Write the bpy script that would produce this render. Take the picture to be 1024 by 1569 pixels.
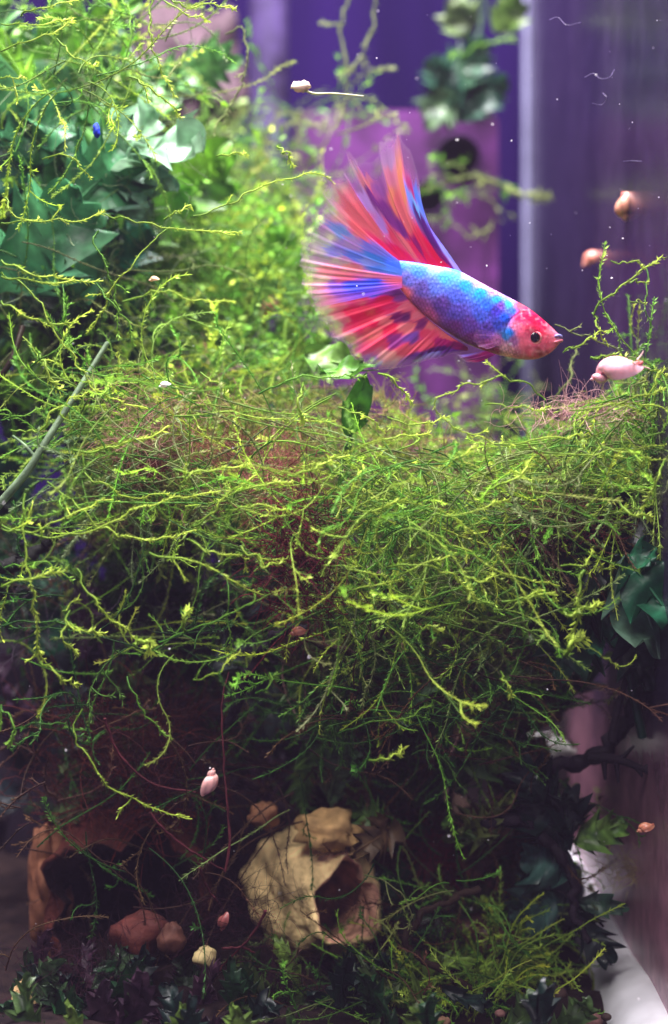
import bpy, math, random
import numpy as np
from mathutils import Vector, Matrix
from mathutils.geometry import delaunay_2d_cdt

rng = np.random.default_rng(7)
random.seed(7)
scene = bpy.context.scene
for o in list(bpy.data.objects):
    bpy.data.objects.remove(o)

# ------------------------------------------------------------------ camera, light, exposure
FP = 2215.0            # focal length in photograph pixels (photograph 1024 wide)
CAMZ = 0.1220          # lens height above the tank floor (metres)
FOCUS = 0.316
cam_d = bpy.data.cameras.new('camera')
cam = bpy.data.objects.new('camera', cam_d)
scene.collection.objects.link(cam)
cam.location = (0, 0, CAMZ)
cam.rotation_euler = (math.radians(90), 0, 0)
cam_d.sensor_fit = 'HORIZONTAL'
cam_d.sensor_width = 24.0
cam_d.lens = FP / 1024 * 24.0
cam_d.clip_start = 0.005
cam_d.clip_end = 50
cam_d.dof.use_dof = True
cam_d.dof.focus_distance = FOCUS
cam_d.dof.aperture_fstop = 8.0
scene.camera = cam

world = bpy.data.worlds.new('World')
scene.world = world
world.use_nodes = True
bgn = world.node_tree.nodes['Background']
bgn.inputs[0].default_value = (0.55, 0.40, 0.90, 1)
bgn.inputs[1].default_value = 0.19


def area(name, loc, target, size, size_y, power, color):
    l = bpy.data.lights.new(name, 'AREA')
    l.shape = 'RECTANGLE'
    l.size = size
    l.size_y = size_y
    l.energy = power
    l.color = color
    ob = bpy.data.objects.new(name, l)
    ob.location = loc
    ob.rotation_euler = (Vector(target) - Vector(loc)).to_track_quat('-Z', 'Y').to_euler()
    scene.collection.objects.link(ob)
    return ob


# LED bar over the tank, and an added soft fill light in front of it
area('tank_lamp', (-0.02, 0.285, CAMZ + 0.56), (-0.02, 0.345, 0.06), 0.46, 0.12, 20.0, (1.0, 0.92, 0.97))
area('front_fill', (-0.25, -0.55, CAMZ + 0.98), (0, 0.34, CAMZ - 0.02), 0.5, 0.5, 16.0, (1.0, 0.93, 0.90))

vs = scene.view_settings
vs.view_transform = 'Standard'
vs.look = 'None'
vs.gamma = 1.0
vs.exposure = 0.28
vs.use_curve_mapping = False
scene.render.film_transparent = False
scene.render.engine = 'CYCLES'
cy = scene.cycles
cy.use_denoising = True
cy.max_bounces = 6
cy.use_adaptive_sampling = True
cy.adaptive_threshold = 0.025
cy.diffuse_bounces = 2
cy.glossy_bounces = 3
cy.transmission_bounces = 4
cy.transparent_max_bounces = 16
cy.caustics_reflective = False
cy.caustics_refractive = False


# ------------------------------------------------------------------ helpers
def W(px, py, d):
    """photograph pixel at depth d (metres in front of the lens) -> place in the tank"""
    return np.array([(px - 512) / FP * d, d, CAMZ - (py - 784.5) / FP * d])


def lin(c):
    c = np.asarray(c, float) / 255.0
    return np.where(c <= 0.04045, c / 12.92, ((c + 0.055) / 1.055) ** 2.4)


def hsh(x, s=0.0):
    v = np.sin(x * 127.1 + s * 311.7) * 43758.5453
    return v - np.floor(v)


def noise1(x, s=0.0):
    x = np.asarray(x, float)
    i = np.floor(x)
    f = x - i
    f = f * f * (3 - 2 * f)
    return hsh(i, s) * (1 - f) + hsh(i + 1, s) * f


def noise2(x, y, s=0.0):
    x = np.asarray(x, float)
    y = np.asarray(y, float)
    i, j = np.floor(x), np.floor(y)
    f, g = x - i, y - j
    f = f * f * (3 - 2 * f)
    g = g * g * (3 - 2 * g)
    h = lambda a, b: hsh(a + b * 57.31, s)
    return (h(i, j) * (1 - f) + h(i + 1, j) * f) * (1 - g) + (h(i, j + 1) * (1 - f) + h(i + 1, j + 1) * f) * g


def noise3(p, s=0.0):
    x, y, z = p[:, 0], p[:, 1], p[:, 2]
    k = np.floor(z)
    g = z - k
    g = g * g * (3 - 2 * g)
    return noise2(x + k * 17.3, y - k * 9.1, s) * (1 - g) + noise2(x + (k + 1) * 17.3, y - (k + 1) * 9.1, s) * g


def interp_poly(pts, t):
    """points along a polyline given by parameter 0..1 (by length)"""
    pts = np.asarray(pts, float)
    seg = np.linalg.norm(np.diff(pts, axis=0), axis=1)
    s = np.concatenate([[0], np.cumsum(seg)])
    s /= s[-1]
    return np.stack([np.interp(t, s, pts[:, k]) for k in range(pts.shape[1])], -1)


def smooth_path(pts, n):
    """Catmull-Rom through pts, resampled to n points"""
    p = np.asarray(pts, float)
    if len(p) < 3:
        return interp_poly(p, np.linspace(0, 1, n))
    q = np.vstack([2 * p[0] - p[1], p, 2 * p[-1] - p[-2]])
    out = []
    for i in range(1, len(q) - 2):
        t = np.linspace(0, 1, 9)[:-1, None]
        a, b, c, d = q[i - 1], q[i], q[i + 1], q[i + 2]
        out.append(0.5 * (2 * b + (c - a) * t + (2 * a - 5 * b + 4 * c - d) * t ** 2 + (3 * b - a - 3 * c + d) * t ** 3))
    out.append(p[-1:])
    return interp_poly(np.vstack(out), np.linspace(0, 1, n))


class MB:
    """collects vertices, faces and colours of ONE mesh"""

    def __init__(self):
        self.v, self.f, self.c = [], [], []
        self.n = 0

    def add(self, v, f, c):
        v = np.asarray(v, float)
        self.v.append(v)
        self.f.append((np.asarray(f, np.int64) + self.n))
        c = np.asarray(c, float)
        if c.ndim == 1:
            c = np.tile(c, (len(v), 1))
        if c.shape[1] == 3:
            c = np.hstack([c, np.ones((len(c), 1))])
        self.c.append(c)
        self.n += len(v)

    def mesh(self, name, smooth=True):
        me = bpy.data.meshes.new(name)
        V = np.vstack(self.v)
        C = np.vstack(self.c)
        loops = np.concatenate([f.reshape(-1) for f in self.f])
        tot = np.concatenate([np.full(len(f), f.shape[1], np.int64) for f in self.f])
        start = np.concatenate([[0], np.cumsum(tot)[:-1]])
        me.vertices.add(len(V))
        me.vertices.foreach_set('co', V.astype(np.float32).ravel())
        me.loops.add(len(loops))
        me.loops.foreach_set('vertex_index', loops.astype(np.int32))
        me.polygons.add(len(tot))
        me.polygons.foreach_set('loop_start', start.astype(np.int32))
        me.polygons.foreach_set('loop_total', tot.astype(np.int32))
        me.polygons.foreach_set('use_smooth', np.full(len(tot), smooth, bool))
        me.update(calc_edges=True)
        a = me.color_attributes.new('Col', 'FLOAT_COLOR', 'POINT')
        a.data.foreach_set('color', C.astype(np.float32).ravel())
        me.validate()
        return me

    def build(self, name, mat, parent=None, smooth=True):
        me = self.mesh(name, smooth)
        me.materials.append(mat)
        return link(name, me, parent)


def link(name, me, parent=None):
    o = bpy.data.objects.new(name, me)
    scene.collection.objects.link(o)
    if parent is not None:
        o.parent = parent
        o.matrix_parent_inverse = PINV[parent.name] if parent.name in PINV else Matrix()
    return o


PINV = {}


def thing(name, loc, label, cat, group=None):
    o = bpy.data.objects.new(name, None)
    o.empty_display_size = 0.01
    o.location = Vector(loc)
    scene.collection.objects.link(o)
    PINV[o.name] = Matrix.Translation(-Vector(loc))
    tag(o, label, cat, group)
    return o


def tag(o, label=None, cat=None, group=None, kind=None):
    if label:
        o['label'] = label
    if cat:
        o['category'] = cat
    if group:
        o['group'] = group
    if kind:
        o['kind'] = kind
    return o


def grid_faces(nu, nv, closed_v=False):
    i = np.arange(nu - 1)[:, None]
    j = np.arange(nv if closed_v else nv - 1)[None, :]
    a = i * nv + j
    b = i * nv + (j + 1) % nv
    return np.stack([a, b, b + nv, a + nv], -1).reshape(-1, 4)


def frames(p):
    t = np.gradient(p, axis=0)
    t /= np.linalg.norm(t, axis=1)[:, None] + 1e-12
    up = np.array([0.31, -0.9, 0.27])
    n = np.cross(t, up)
    n /= np.linalg.norm(n, axis=1)[:, None] + 1e-9
    b = np.cross(n, t)
    return t, n, b


def tube(mb, p, r, c, sides=6, cap=True):
    p = np.asarray(p, float)
    k = len(p)
    r = np.broadcast_to(np.asarray(r, float), (k,))
    t, n, b = frames(p)
    a = np.linspace(0, 2 * np.pi, sides, endpoint=False)
    v = p[:, None] + r[:, None, None] * (np.cos(a)[None, :, None] * n[:, None] + np.sin(a)[None, :, None] * b[:, None])
    c = np.asarray(c, float)
    if c.ndim == 2:
        c = np.repeat(c, sides, axis=0)
    mb.add(v.reshape(-1, 3), grid_faces(k, sides, True), c)
    if cap:
        for e in (0, k - 1):
            cc = c if c.ndim == 1 else c[e * sides:(e + 1) * sides]
            vv = np.vstack([v[e], p[e] + (t[e] * r[e] * (0.5 if e else -0.5))])
            q = np.arange(sides)
            ff = np.stack([q, (q + 1) % sides, np.full(sides, sides)], -1)
            mb.add(vv, ff, cc if cc.ndim == 1 else np.vstack([cc, cc[:1]]))


def blob(mb, c, rad, col, nu=10, nv=14, rough=0.15, seed=0.0, freq=1.0, rot=None):
    th = np.linspace(0.02, np.pi - 0.02, nu)
    ph = np.linspace(0, 2 * np.pi, nv, endpoint=False)
    T, P = np.meshgrid(th, ph, indexing='ij')
    u = np.stack([np.sin(T) * np.cos(P), np.sin(T) * np.sin(P), np.cos(T)], -1).reshape(-1, 3)
    q = 1 + rough * 2 * (noise3(u * 1.7 * freq + 20, seed) - 0.5) + rough * (noise3(u * 4.1 * freq + 9, seed + 3) - 0.5)
    v = u * q[:, None] * np.asarray(rad)
    if rot is not None:
        v = v @ np.array(rot).T
    mb.add(v + np.asarray(c), grid_faces(nu, nv, True), col)


def box(mb, lo, hi, col, M=None):
    lo = np.asarray(lo, float)
    hi = np.asarray(hi, float)
    v = np.array([[x, y, z] for x in (0, 1) for y in (0, 1) for z in (0, 1)], float) * (hi - lo) + lo
    f = [[0, 1, 3, 2], [4, 6, 7, 5], [0, 4, 5, 1], [2, 3, 7, 6], [0, 2, 6, 4], [1, 5, 7, 3]]
    if M is not None:
        v = M(v)
    mb.add(v, f, col)


def plate(mb, outer, holes, th, col, M):
    """flat plate with round openings: outer polygon (x,z), holes [(x,z,r)], thickness th; M maps local (x,y,z) to the tank"""
    pts = [Vector(p) for p in outer]
    fc = [list(range(len(pts)))]
    rings = []
    for (x, z, r) in holes:
        s = len(pts)
        ring = [Vector((x + r * math.cos(a), z + r * math.sin(a))) for a in np.linspace(0, 2 * np.pi, 32, endpoint=False)]
        pts += ring
        rings.append(list(range(s, s + 32)))
    edges = [(i, (i + 1) % len(outer)) for i in range(len(outer))]
    for r in rings:
        edges += [(r[i], r[(i + 1) % 32]) for i in range(32)]
    vo, eo, fo, *_ = delaunay_2d_cdt(pts, edges, [], 1, 1e-7)
    P = np.array([[v.x, v.y] for v in vo])
    tri = []
    for f in fo:
        c = P[list(f)].mean(0)
        if all(math.hypot(c[0] - x, c[1] - z) > r * 0.985 for x, z, r in holes):
            tri.append(list(f))
    n = len(P)
    front = np.column_stack([P[:, 0], np.zeros(n), P[:, 1]])
    back = front + np.array([0, th, 0])
    mb.add(M(np.vstack([front, back])), tri + [[a + n for a in t[::-1]] for t in tri], col)
    side = [(a, b, b + n, a + n) for a, b in edges]
    mb.add(M(np.vstack([front, back])), side, col)


# ------------------------------------------------------------------ materials
def new_mat(name):
    m = bpy.data.materials.new(name)
    m.use_nodes = True
    nt = m.node_tree
    nt.nodes.clear()
    out = nt.nodes.new('ShaderNodeOutputMaterial')
    return m, nt, out


def N(nt, t, **kw):
    n = nt.nodes.new(t)
    for k, v in kw.items():
        if k.startswith('i_'):
            n.inputs[k[2:].replace('_', ' ')].default_value = v
        else:
            setattr(n, k, v)
    return n


def attr_mat(name, rough=0.5, transl=0.0, spec=0.5, use_alpha=False, bump=None, var=0.0, sss=0.0, coat=0.0, vscale=400, tint=None):
    """colour from the mesh's own colour attribute, with grain, translucency and fine relief"""
    m, nt, out = new_mat(name)
    L = nt.links.new
    at = N(nt, 'ShaderNodeAttribute', attribute_name='Col')
    col = at.outputs['Color']
    tc = N(nt, 'ShaderNodeTexCoord')
    if var:
        nz = N(nt, 'ShaderNodeTexNoise')
        nz.inputs['Scale'].default_value = vscale
        nz.inputs['Detail'].default_value = 4
        L(tc.outputs['Object'], nz.inputs['Vector'])
        mr = N(nt, 'ShaderNodeMapRange')
        mr.inputs[1].default_value = 0.3
        mr.inputs[2].default_value = 0.7
        mr.inputs[3].default_value = 1 - var
        mr.inputs[4].default_value = 1 + var
        L(nz.outputs[0], mr.inputs[0])
        mx = N(nt, 'ShaderNodeVectorMath', operation='SCALE')
        L(col, mx.inputs[0])
        L(mr.outputs[0], mx.inputs['Scale'])
        col = mx.outputs[0]
    b = N(nt, 'ShaderNodeBsdfPrincipled')
    L(col, b.inputs['Base Color'])
    b.inputs['Roughness'].default_value = rough
    b.inputs['Specular IOR Level'].default_value = spec
    b.inputs['Coat Weight'].default_value = coat
    b.inputs['Coat Roughness'].default_value = 0.15
    if sss:
        b.inputs['Subsurface Weight'].default_value = sss
        b.inputs['Subsurface Radius'].default_value = (1.0, 0.5, 0.4)
        b.inputs['Subsurface Scale'].default_value = 0.0015
    if bump:
        kind, sc_, st, dist = bump
        tx = N(nt, 'ShaderNodeTexVoronoi' if kind == 'voronoi' else 'ShaderNodeTexNoise')
        tx.inputs['Scale'].default_value = sc_
        if kind != 'voronoi':
            tx.inputs['Detail'].default_value = 6
        L(tc.outputs['Object'], tx.inputs['Vector'])
        bp = N(nt, 'ShaderNodeBump')
        bp.inputs['Strength'].default_value = st
        bp.inputs['Distance'].default_value = dist
        L(tx.outputs[0], bp.inputs['Height'])
        L(bp.outputs[0], b.inputs['Normal'])
    sh = b.outputs[0]
    if transl:
        tr = N(nt, 'ShaderNodeBsdfTranslucent')
        L(col, tr.inputs['Color'])
        ms = N(nt, 'ShaderNodeMixShader')
        ms.inputs[0].default_value = transl
        L(sh, ms.inputs[1])
        L(tr.outputs[0], ms.inputs[2])
        sh = ms.outputs[0]
    if use_alpha:
        tp = N(nt, 'ShaderNodeBsdfTransparent')
        ms = N(nt, 'ShaderNodeMixShader')
        L(at.outputs['Alpha'], ms.inputs[0])
        L(tp.outputs[0], ms.inputs[1])
        L(sh, ms.inputs[2])
        sh = ms.outputs[0]
    L(sh, out.inputs[0])
    return m


def wall_mat(name, c1, c2, rough, spec, gravel_refl=None, streak=(18, 18, 1.5)):
    """painted / filmed pane: vertical streaks between two colours, optional painted gravel reflection rising from the floor"""
    m, nt, out = new_mat(name)
    L = nt.links.new
    tc = N(nt, 'ShaderNodeTexCoord')
    mp = N(nt, 'ShaderNodeMapping')
    mp.inputs['Scale'].default_value = streak
    L(tc.outputs['Object'], mp.inputs[0])
    nz = N(nt, 'ShaderNodeTexNoise')
    nz.inputs['Scale'].default_value = 1.0
    nz.inputs['Detail'].default_value = 5
    nz.inputs['Roughness'].default_value = 0.62
    L(mp.outputs[0], nz.inputs['Vector'])
    r = N(nt, 'ShaderNodeValToRGB')
    r.color_ramp.elements[0].position = 0.33
    r.color_ramp.elements[0].color = (*c1, 1)
    r.color_ramp.elements[1].position = 0.68
    r.color_ramp.elements[1].color = (*c2, 1)
    L(nz.outputs[0], r.inputs[0])
    col = r.outputs[0]
    if gravel_refl:
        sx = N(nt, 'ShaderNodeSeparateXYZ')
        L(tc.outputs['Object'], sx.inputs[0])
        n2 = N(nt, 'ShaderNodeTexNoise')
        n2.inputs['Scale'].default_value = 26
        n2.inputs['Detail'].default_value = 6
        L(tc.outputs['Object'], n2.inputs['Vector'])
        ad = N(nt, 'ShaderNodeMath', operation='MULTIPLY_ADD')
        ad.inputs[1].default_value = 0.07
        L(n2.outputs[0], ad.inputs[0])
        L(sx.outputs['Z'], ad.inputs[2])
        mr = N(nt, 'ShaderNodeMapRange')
        mr.inputs[1].default_value = gravel_refl[1] + 0.02
        mr.inputs[2].default_value = gravel_refl[1] + 0.055
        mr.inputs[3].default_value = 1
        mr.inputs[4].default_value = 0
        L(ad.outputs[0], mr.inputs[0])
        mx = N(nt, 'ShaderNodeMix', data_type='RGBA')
        mx.inputs[7].default_value = (*gravel_refl[0], 1)
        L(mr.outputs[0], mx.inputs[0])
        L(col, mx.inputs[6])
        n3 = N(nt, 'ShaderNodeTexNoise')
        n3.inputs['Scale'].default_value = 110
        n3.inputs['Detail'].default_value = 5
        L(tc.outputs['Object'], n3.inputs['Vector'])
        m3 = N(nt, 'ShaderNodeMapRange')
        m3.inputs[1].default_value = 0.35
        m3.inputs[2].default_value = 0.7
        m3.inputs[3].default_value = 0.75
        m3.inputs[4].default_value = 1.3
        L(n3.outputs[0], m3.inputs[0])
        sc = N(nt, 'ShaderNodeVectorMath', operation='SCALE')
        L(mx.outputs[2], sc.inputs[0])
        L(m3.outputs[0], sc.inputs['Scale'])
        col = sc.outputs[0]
    b = N(nt, 'ShaderNodeBsdfPrincipled')
    b.inputs['Roughness'].default_value = rough
    b.inputs['Specular IOR Level'].default_value = spec
    L(col, b.inputs['Base Color'])
    L(b.outputs[0], out.inputs[0])
    return m


def glass_mat():
    m, nt, out = new_mat('pane_glass')
    L = nt.links.new
    tp = N(nt, 'ShaderNodeBsdfTransparent')
    tp.inputs[0].default_value = (0.985, 0.99, 0.99, 1)
    gl = N(nt, 'ShaderNodeBsdfGlossy')
    gl.inputs['Roughness'].default_value = 0.02
    fr = N(nt, 'ShaderNodeFresnel')
    fr.inputs['IOR'].default_value = 1.2
    ms = N(nt, 'ShaderNodeMixShader')
    L(fr.outputs[0], ms.inputs[0])
    L(tp.outputs[0], ms.inputs[1])
    L(gl.outputs[0], ms.inputs[2])
    L(ms.outputs[0], out.inputs[0])
    return m


M_MOSS = attr_mat('moss', rough=0.55, transl=0.35, spec=0.25)
M_LEAF = attr_mat('fern_leaf', rough=0.4, transl=0.25, spec=0.4, var=0.3, vscale=260, bump=('noise', 500, 0.35, 0.0006))
M_BODY = attr_mat('fish_skin', rough=0.45, spec=0.25, sss=0.12, coat=0.06, var=0.10, vscale=1500, bump=('voronoi', 1150, 0.16, 0.0004))
M_FIN = attr_mat('fish_fin', rough=0.42, transl=0.42, spec=0.3, use_alpha=True)
M_EYE = attr_mat('fish_eye', rough=0.12, spec=0.7, coat=0.6)
M_SHELL = attr_mat('snail_shell', rough=0.32, spec=0.5, sss=0.35, coat=0.2, var=0.12, vscale=700)
M_FLESH = attr_mat('snail_flesh', rough=0.4, transl=0.25, spec=0.4, var=0.1, vscale=900)
M_CLAY = attr_mat('clay', rough=0.85, spec=0.15, var=0.6, vscale=170, bump=('noise', 420, 0.9, 0.0016))
M_WOOD = attr_mat('wood', rough=0.75, spec=0.2, var=0.4, vscale=190, bump=('noise', 320, 0.7, 0.0012))
M_STONE = attr_mat('stone', rough=0.75, spec=0.3, var=0.35, vscale=220, bump=('noise', 380, 0.5, 0.001))
M_HAIR = attr_mat('root_hair', rough=0.7, transl=0.35, spec=0.2)
M_SPECK = attr_mat('speck', rough=0.3, spec=0.6, transl=0.2)
M_PLASTIC = attr_mat('plastic', rough=0.6, spec=0.12, var=0.65, vscale=75)
M_SILICONE = attr_mat('silicone', rough=0.55, spec=0.4, transl=0.12, var=0.16, vscale=90)
M_BACK = wall_mat('back_film', lin((10, 4, 34)), lin((27, 12, 60)), 0.9, 0.0)
M_SIDE = wall_mat('side_film', lin((34, 25, 54)), lin((62, 50, 78)), 0.25, 0.35, gravel_refl=(lin((158, 110, 128)), 0.060))  # pinkish brown at the foot: gravel reflection painted into the pane colour
M_SAND = wall_mat('sand', lin((16, 11, 14)), lin((44, 32, 30)), 0.9, 0.1, streak=(160, 160, 160))
M_GLASS = glass_mat()

# ------------------------------------------------------------------ the tank
XS = lambda d: (158 + 73.3 * (d - 0.3)) / FP       # side pane: X at depth d
CORN = np.array([XS(0.6), 0.6])
sdir = np.array([XS(0.6) - XS(0.3), 0.3])
sdir /= np.linalg.norm(sdir)
bdir = np.array([-sdir[1], sdir[0]])               # along the back pane, leftwards


def tankM(v):
    """local (a along back pane to the left, b towards the viewer along the side pane, z)"""
    v = np.asarray(v, float)
    xy = CORN + v[:, :1] * bdir - v[:, 1:2] * sdir
    return np.column_stack([xy, v[:, 2]])


TOPZ = 0.36
aq = thing('aquarium', (0, 0.44, 0), 'glass aquarium with violet filmed panes and pale silicone corner seam', 'aquarium')
mb = MB(); box(mb, (-0.006, -0.006, -0.006), (0.38, 0, TOPZ), (1, 1, 1), tankM); mb.build('back_pane', M_BACK, aq, False)
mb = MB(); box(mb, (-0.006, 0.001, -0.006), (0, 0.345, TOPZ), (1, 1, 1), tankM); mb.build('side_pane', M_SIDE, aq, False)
mb = MB(); box(mb, (0.38, -0.006, -0.006), (0.386, 0.345, TOPZ), (1, 1, 1), tankM); mb.build('side_pane', M_BACK, aq, False)
mb = MB(); box(mb, (-0.006, 0.346, -0.006), (0.386, 0.350, TOPZ), (1, 1, 1), tankM); mb.build('front_pane', M_GLASS, aq, False)
mb = MB(); box(mb, (-0.006, -0.006, -0.012), (0.386, 0.35, -0.0065), (1, 1, 1), tankM); mb.build('floor_pane', M_BACK, aq, False)
# silicone beads: upright in the far corner and along the foot of the side pane
zz = np.linspace(-0.004, TOPZ, 40)
pp = tankM(np.column_stack([np.full(40, 0.0015), np.full(40, 0.0015), zz]))
mb = MB(); tube(mb, pp, 0.0014 + 0.0003 * noise1(zz * 60), lin((118, 118, 150)), 10); mb.build('silicone_bead', M_SILICONE, aq)
tt = np.linspace(0.0, 0.343, 50)
pp = tankM(np.column_stack([0.0005 + 0 * tt, tt, 0.004 + 0.001 * noise1(tt * 40, 2)]))
mb = MB(); tube(mb, pp, 0.0092 + 0.0016 * noise1(tt * 30, 5), lin((232, 232, 238)), 12); mb.build('silicone_bead', M_SILICONE, aq)

# substrate: one bumpy sheet
nu, nv = 90, 90
A, B = np.meshgrid(np.linspace(0.001, 0.379, nu), np.linspace(0.001, 0.344, nv), indexing='ij')
Z = 0.003 + 0.006 * noise2(A * 45, B * 45, 1) + 0.0025 * noise2(A * 170, B * 170, 2) + 0.007 * np.clip((A - 0.05) * 12, 0, 1)
mb = MB(); mb.add(tankM(np.column_stack([A.ravel(), B.ravel(), Z.ravel()])), grid_faces(nu, nv), (1, 1, 1))
tag(mb.build('substrate', M_SAND), kind='structure')
mb = MB()
for k in range(40):
    a, b = 0.006 + 0.12 * rng.random() ** 1.6, rng.uniform(0.02, 0.30)
    r = rng.uniform(0.0012, 0.0032)
    c = tankM(np.array([[a, b, 0.009 + 0.002 * rng.random()]]))[0]
    blob(mb, c, (r, r * 0.9, r * 0.7), lin(random.choice([(110, 80, 60), (140, 106, 84), (84, 58, 46), (120, 84, 80), (60, 44, 40)])), 6, 8, 0.25, k * 1.3)
tag(mb.build('gravel', M_STONE), 'brown and tan gravel strewn over the tank floor', 'gravel', kind='stuff')

# ------------------------------------------------------------------ filter box at the back
FD = 0.50
fo = W(512, 784.5, FD)


def fpl(v):                                         # local mm-plane of the filter front, facing the lens
    v = np.asarray(v, float)
    return np.column_stack([v[:, 0], FD + v[:, 1], v[:, 2]])


def fx(px): return (px - 512) / FP * FD
def fz(py): return CAMZ - (py - 784.5) / FP * FD


fil = thing('aquarium_filter', (fx(600), FD + 0.03, 0.003), 'violet plastic filter box with a round dark port, behind the fish', 'filter')
FC = lin((70, 29, 80))
x0, x1, z0, z1 = fx(452), fx(764), 0.0035, fz(168)
rc = 0.005
outer = [(x0, z0), (x1, z0), *[(x1 - rc + rc * math.cos(a), z1 - rc + rc * math.sin(a)) for a in np.linspace(0, math.pi / 2, 9)], *[(x0 + rc - rc * math.sin(a), z1 - rc + rc * math.cos(a)) for a in np.linspace(0, math.pi / 2, 9)]]
mb = MB(); plate(mb, outer, [(fx(703), fz(241), 33 / FP * FD), (fx(657), fz(303), 25 / FP * FD)], 0.003, FC, fpl); fplate = mb.build('front_plate', M_PLASTIC, fil, False)
mb = MB(); box(mb, (x0, FD + 0.0032, z0), (x0 + 0.003, FD + 0.06, z1 - rc), FC); mb.build('side_panel', M_PLASTIC, fil, False)
mb = MB(); box(mb, (x1 - 0.003, FD + 0.0032, z0), (x1, FD + 0.06, z1 - rc), FC); mb.build('side_panel', M_PLASTIC, fil, False)
mb = MB(); box(mb, (x0 + 0.0032, FD + 0.057, z0), (x1 - 0.0032, FD + 0.06, z1 - rc), lin((40, 22, 60))); mb.build('back_panel', M_PLASTIC, fil, False)
mb = MB(); box(mb, (x0 + 0.001, FD + 0.0032, z1 - rc + 0.0002), (x1 - 0.001, FD + 0.06, z1 - rc + 0.0032), FC); mb.build('lid', M_PLASTIC, fil, False)
for (hx, hy, hr) in ((703, 241, 33), (657, 303, 25)):
    a = np.linspace(0, 2 * np.pi, 33)
    q = np.column_stack([fx(hx) + (hr + 1.0) / FP * FD * np.cos(a), np.full(33, FD - 0.0004), fz(hy) + (hr + 1.0) / FP * FD * np.sin(a)])
    mb = MB(); tube(mb, q, 0.0006, lin((56, 26, 70)), 6, False); mb.build('port_rim', M_PLASTIC, fplate)
# ribs on the front plate
for px in (600, 640, 740):
    mb = MB(); box(mb, (fx(px) - 0.0008, FD - 0.0014, z0 + 0.004), (fx(px) + 0.0008, FD - 0.0001, fz(345)), FC * 0.8); mb.build('rib', M_PLASTIC, fplate, False)
# riser pipe of the filter, left
for (px, w_, d_, lab, c_) in ((412, 30, 0.545, 'mauve riser pipe standing upright behind the moss, left of the filter', (58, 46, 84)),):
    rp = thing('riser_pipe', W(px, 1000, d_), lab, 'pipe')
    p = np.array([[(px - 512) / FP * d_, d_, z] for z in np.linspace(0.008, TOPZ - 0.02, 12)])
    mb = MB(); tube(mb, p, w_ / FP * d_, lin(c_), 20); mb.build('pipe', M_PLASTIC, rp)
    for z in (0.10, 0.19):
        mb = MB(); tube(mb, [[p[0, 0], d_, z], [p[0, 0], d_, z + 0.012]], w_ / FP * d_ * 1.15, lin((60, 36, 84)), 20); mb.build('collar', M_PLASTIC, rp)
# sponge block at the back, upper left
sp = thing('filter_sponge', W(290, 120, 0.55), 'mauve brown sponge block on the back pane behind the upper left moss', 'sponge')
mb = MB(); blob(mb, W(296, 118, 0.55), (0.020, 0.010, 0.021), lin((70, 52, 60)), 30, 40, 0.5, 4.4, 1.6); mb.build('foam', M_STONE, sp)

# ------------------------------------------------------------------ fish
FISHD = 0.325
fish = thing('betta_fish', W(690, 470, FISHD), 'red and blue betta fish with fanned fins swimming above the moss', 'fish')


def idw_color(P, ctrl, power=2.0, eps=1.0):
    """blend of control colours [(x,y,(r,g,b),a)] over points P (n,2)"""
    C = np.array([[c[0], c[1]] for c in ctrl], float)
    K = np.array([np.append(lin(c[2]), c[3] if len(c) > 3 else 1.0) for c in ctrl])
    D = ((P[:, None] - C[None]) ** 2).sum(-1)
    w = 1.0 / (D + eps) ** power
    return (w @ K) / w.sum(1)[:, None]


ST = np.array([  # top x,y  bottom x,y  half width
    (592, 400, 598, 430, 4), (604, 399, 608, 436, 6), (630, 401, 630, 462, 12), (665, 407, 658, 492, 17), (700, 414, 688, 516, 21),
    (735, 432, 718, 534, 24), (765, 448, 748, 544, 25.5), (790, 461, 774, 549, 26), (812, 474, 800, 551.5, 24.5), (830, 488, 821, 550, 20.5),
    (845, 501, 838, 544, 14), (853, 509, 850, 535, 9), (859, 514, 857, 527, 4.5), (861.5, 517, 860.5, 522, 1.5)], float)
ST[3:9, 2] += 1.5
ST[3:9, 3] -= np.array([2, 5, 6, 5, 3, 1])
ST[:, 4] *= 0.88
nu, nv = 340, 200
su = np.linspace(0, 1, nu)
cumu = np.concatenate([[0], np.cumsum(np.linalg.norm(np.diff((ST[:, :2] + ST[:, 2:4]) / 2, axis=0), axis=1))])
cumu /= cumu[-1]
S5 = smooth_path(ST, 400)
mid5 = (S5[:, :2] + S5[:, 2:4]) / 2
cs = np.concatenate([[0], np.cumsum(np.linalg.norm(np.diff(mid5, axis=0), axis=1))])
cs /= cs[-1]
S = np.stack([np.interp(su, cs, S5[:, k]) for k in range(5)], -1)
th = np.linspace(0, 2 * np.pi, nv, endpoint=False)
mid = (S[:, :2] + S[:, 2:4]) / 2
ax = (S[:, :2] - S[:, 2:4]) / 2
ct, st_ = np.cos(th), np.sin(th)
cu = np.sign(ct) * np.abs(ct) ** 0.92
PX = mid[:, None, :] + ax[:, None, :] * cu[None, :, None]
dep = -S[:, 4][:, None] * (np.sign(st_) * np.abs(st_) ** 0.85)[None, :]      # px units, minus = towards the lens
# gill cover: raised crescent that ends behind the cheek
PP = PX.reshape(-1, 2)
gx, gy = PP[:, 0] - 812, PP[:, 1] - 515
gr = np.sqrt((gx / 40) ** 2 + (gy / 36) ** 2)
gill = np.clip(1 - gr, 0, 1) ** 0.25 * (gx < 12)
edge = np.exp(-((gr - 1.0) / 0.06) ** 2)
dd = dep.reshape(-1)
dd = dd * (1 + 0.06 * gill - 0.03 * edge)
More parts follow.
